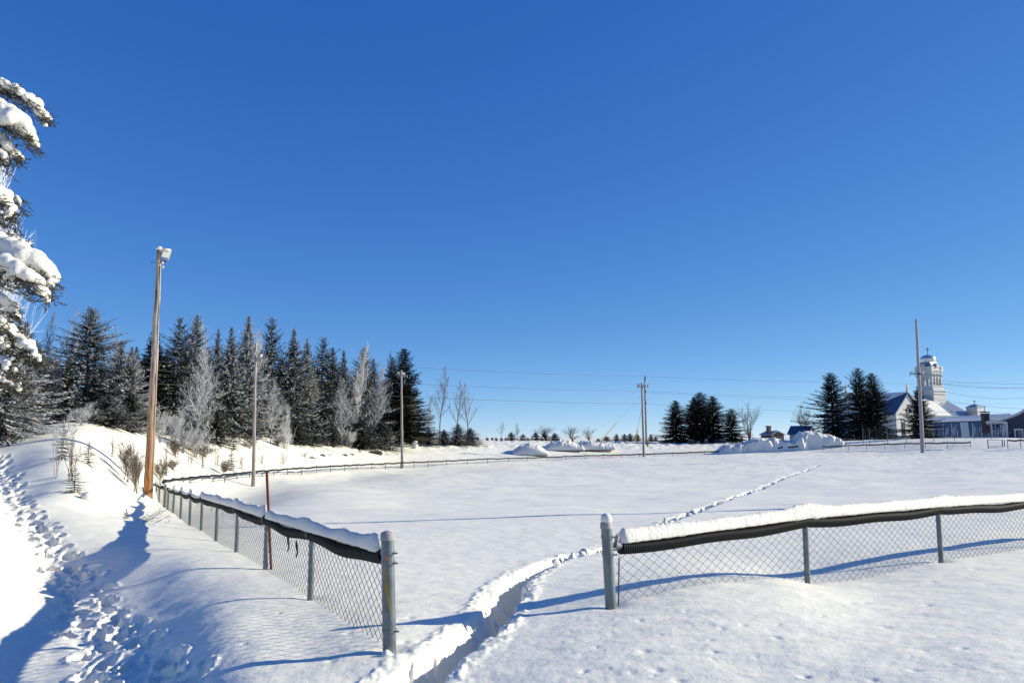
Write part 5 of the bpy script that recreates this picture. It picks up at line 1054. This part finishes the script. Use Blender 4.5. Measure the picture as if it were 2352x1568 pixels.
# parked cars, tiny, by the church
def car(label, px, Y, m, rz):
    p = at(px, 1003, Y); g = gz(p[0], Y); o = thing('parked_car', label, 'car', (p[0], Y, g), 'cars parked by the church', rz)
    b = MB(); b.prism([(-2.1, -.8), (2.1, -.8), (2.1, .8), (-2.1, .8)], .3, .85); b.add([[-1.5, -.75, .85], [1.2, -.75, .85], [.7, -.62, 1.4], [-1.1, -.62, 1.4], [-1.5, .75, .85], [1.2, .75, .85], [.7, .62, 1.4], [-1.1, .62, 1.4]], [[3, 2, 6, 7], [4, 7, 6, 5]]); b.build('body', M[m], o)
    b = MB(); b.add([[-1.5, -.76, .86], [1.2, -.76, .86], [.7, -.63, 1.38], [-1.1, -.63, 1.38], [-1.5, .76, .86], [1.2, .76, .86], [.7, .63, 1.38], [-1.1, .63, 1.38]], [[0, 1, 2, 3], [1, 5, 6, 2], [4, 0, 3, 7], [5, 4, 7, 6]]); b.build('windows', M['window'], o)
    for x in (-1.35, 1.35):
        for y in (-.8, .8): b = MB(); b.tube([(x, y - .1, .32), (x, y + .1, .32)], .33, 12); b.build('wheel', M['rubber'], o)
    b = MB(); b.box((0, 0, 1.45), (1.7, 1.2, .12)); b.build('snow_cap', M['snowcap'], o)
car('dark parked car between the church spruces and the pale pole', 2043, 150, 'car', .4); car('silver parked car right of the dark parked car', 2063, 155, 'car2', .5); car('dark parked car under the left church spruces', 1956, 152, 'car', .2)
q = W(2052, 960, 150); b = MB(); g = gz(q[0], 150); q2 = W(2070, 966, 125)
lp = thing('street_lamp', 'thin street lamp post with curved arm beside the church gable', 'street lamp', (W(2072, 1000, 125)[0], 125, gz(W(2072, 1000, 125)[0], 125)))
b = MB(); hh = W(2072, 962, 125)[2] - lp.location.z; b.tube([(0, 0, 0), (0, 0, hh)], .09, 6); b.build('post', M['greylight'], lp); b = MB(); b.box((.2, 0, hh), (.6, .2, .15)); b.build('lamp_head', M['lamp'], lp)

# ------------------------------------------------------------------ light, sky, camera
# out of frame on the right: a floodlight pole whose shadow lies across the field
pb = np.array([16.8, 22.6]); g = gz(*pb); root = thing('light_pole', 'floodlight pole beyond the right edge, its shadow crossing the field', 'light pole', (*pb, g))
b = MB(); b.tube([(0, 0, -.5), (0, 0, 9.6)], [.13, .09], 12); b.build('pole', M['grey'], root, True)

w = bpy.data.worlds.new('World'); SC.world = w; w.use_nodes = True; nt = w.node_tree
sk = nt.nodes.new('ShaderNodeTexSky'); sk.sky_type = 'NISHITA'; sk.sun_disc = False; sk.sun_elevation = SUN_EL; sk.sun_rotation = SUN_AZ; sk.altitude = 3000; sk.air_density = .6; sk.dust_density = 0; sk.ozone_density = 2.0
sep = nt.nodes.new('ShaderNodeSeparateColor'); com = nt.nodes.new('ShaderNodeCombineColor'); nt.links.new(sk.outputs[0], sep.inputs[0])
for i, (g_, k_) in enumerate(((1.17, .82), (.81, .79), (.44, .92))):      # the clear deep blue of a cold dry day
    a = nt.nodes.new('ShaderNodeMath'); a.operation = 'MULTIPLY'; a.inputs[1].default_value = .15; nt.links.new(sep.outputs[i], a.inputs[0])
    p = nt.nodes.new('ShaderNodeMath'); p.operation = 'POWER'; p.inputs[1].default_value = g_; nt.links.new(a.outputs[0], p.inputs[0])
    q = nt.nodes.new('ShaderNodeMath'); q.operation = 'MULTIPLY'; q.inputs[1].default_value = k_ / .15; nt.links.new(p.outputs[0], q.inputs[0])
    m_ = nt.nodes.new('ShaderNodeMath'); m_.operation = 'MINIMUM'; m_.inputs[1].default_value = 16; nt.links.new(q.outputs[0], m_.inputs[0]); nt.links.new(m_.outputs[0], com.inputs[i])
nt.links.new(com.outputs[0], nt.nodes['Background'].inputs[0]); nt.nodes['Background'].inputs[1].default_value = .106
ld = bpy.data.lights.new('sun', 'SUN'); ld.energy = 5.0; ld.angle = R(.53); ld.color = (1, .94, .75); lo = bpy.data.objects.new('sun', ld); COL.objects.link(lo)
sv = Vector((math.cos(SUN_EL) * math.sin(SUN_AZ), math.cos(SUN_EL) * math.cos(SUN_AZ), math.sin(SUN_EL))); lo.rotation_euler = sv.to_track_quat('Z', 'Y').to_euler(); lo.location = (60, 20, 60)
cd = bpy.data.cameras.new('camera'); cd.sensor_width = 36; cd.lens = 36 * F0 / 2352; cd.clip_end = 20000; cd.clip_start = .05
co = bpy.data.objects.new('camera', cd); COL.objects.link(co); co.rotation_euler = (math.pi / 2 + TH, 0, 0); SC.camera = co
SC.view_settings.view_transform = 'Standard'; SC.view_settings.look = 'None'; SC.view_settings.exposure = .42; SC.view_settings.gamma = 1
SC.cycles.max_bounces = 6; SC.cycles.diffuse_bounces = 4; SC.cycles.glossy_bounces = 2; SC.cycles.use_denoising = True
for o in SC.objects:
    if '_w' in o: del o['_w']
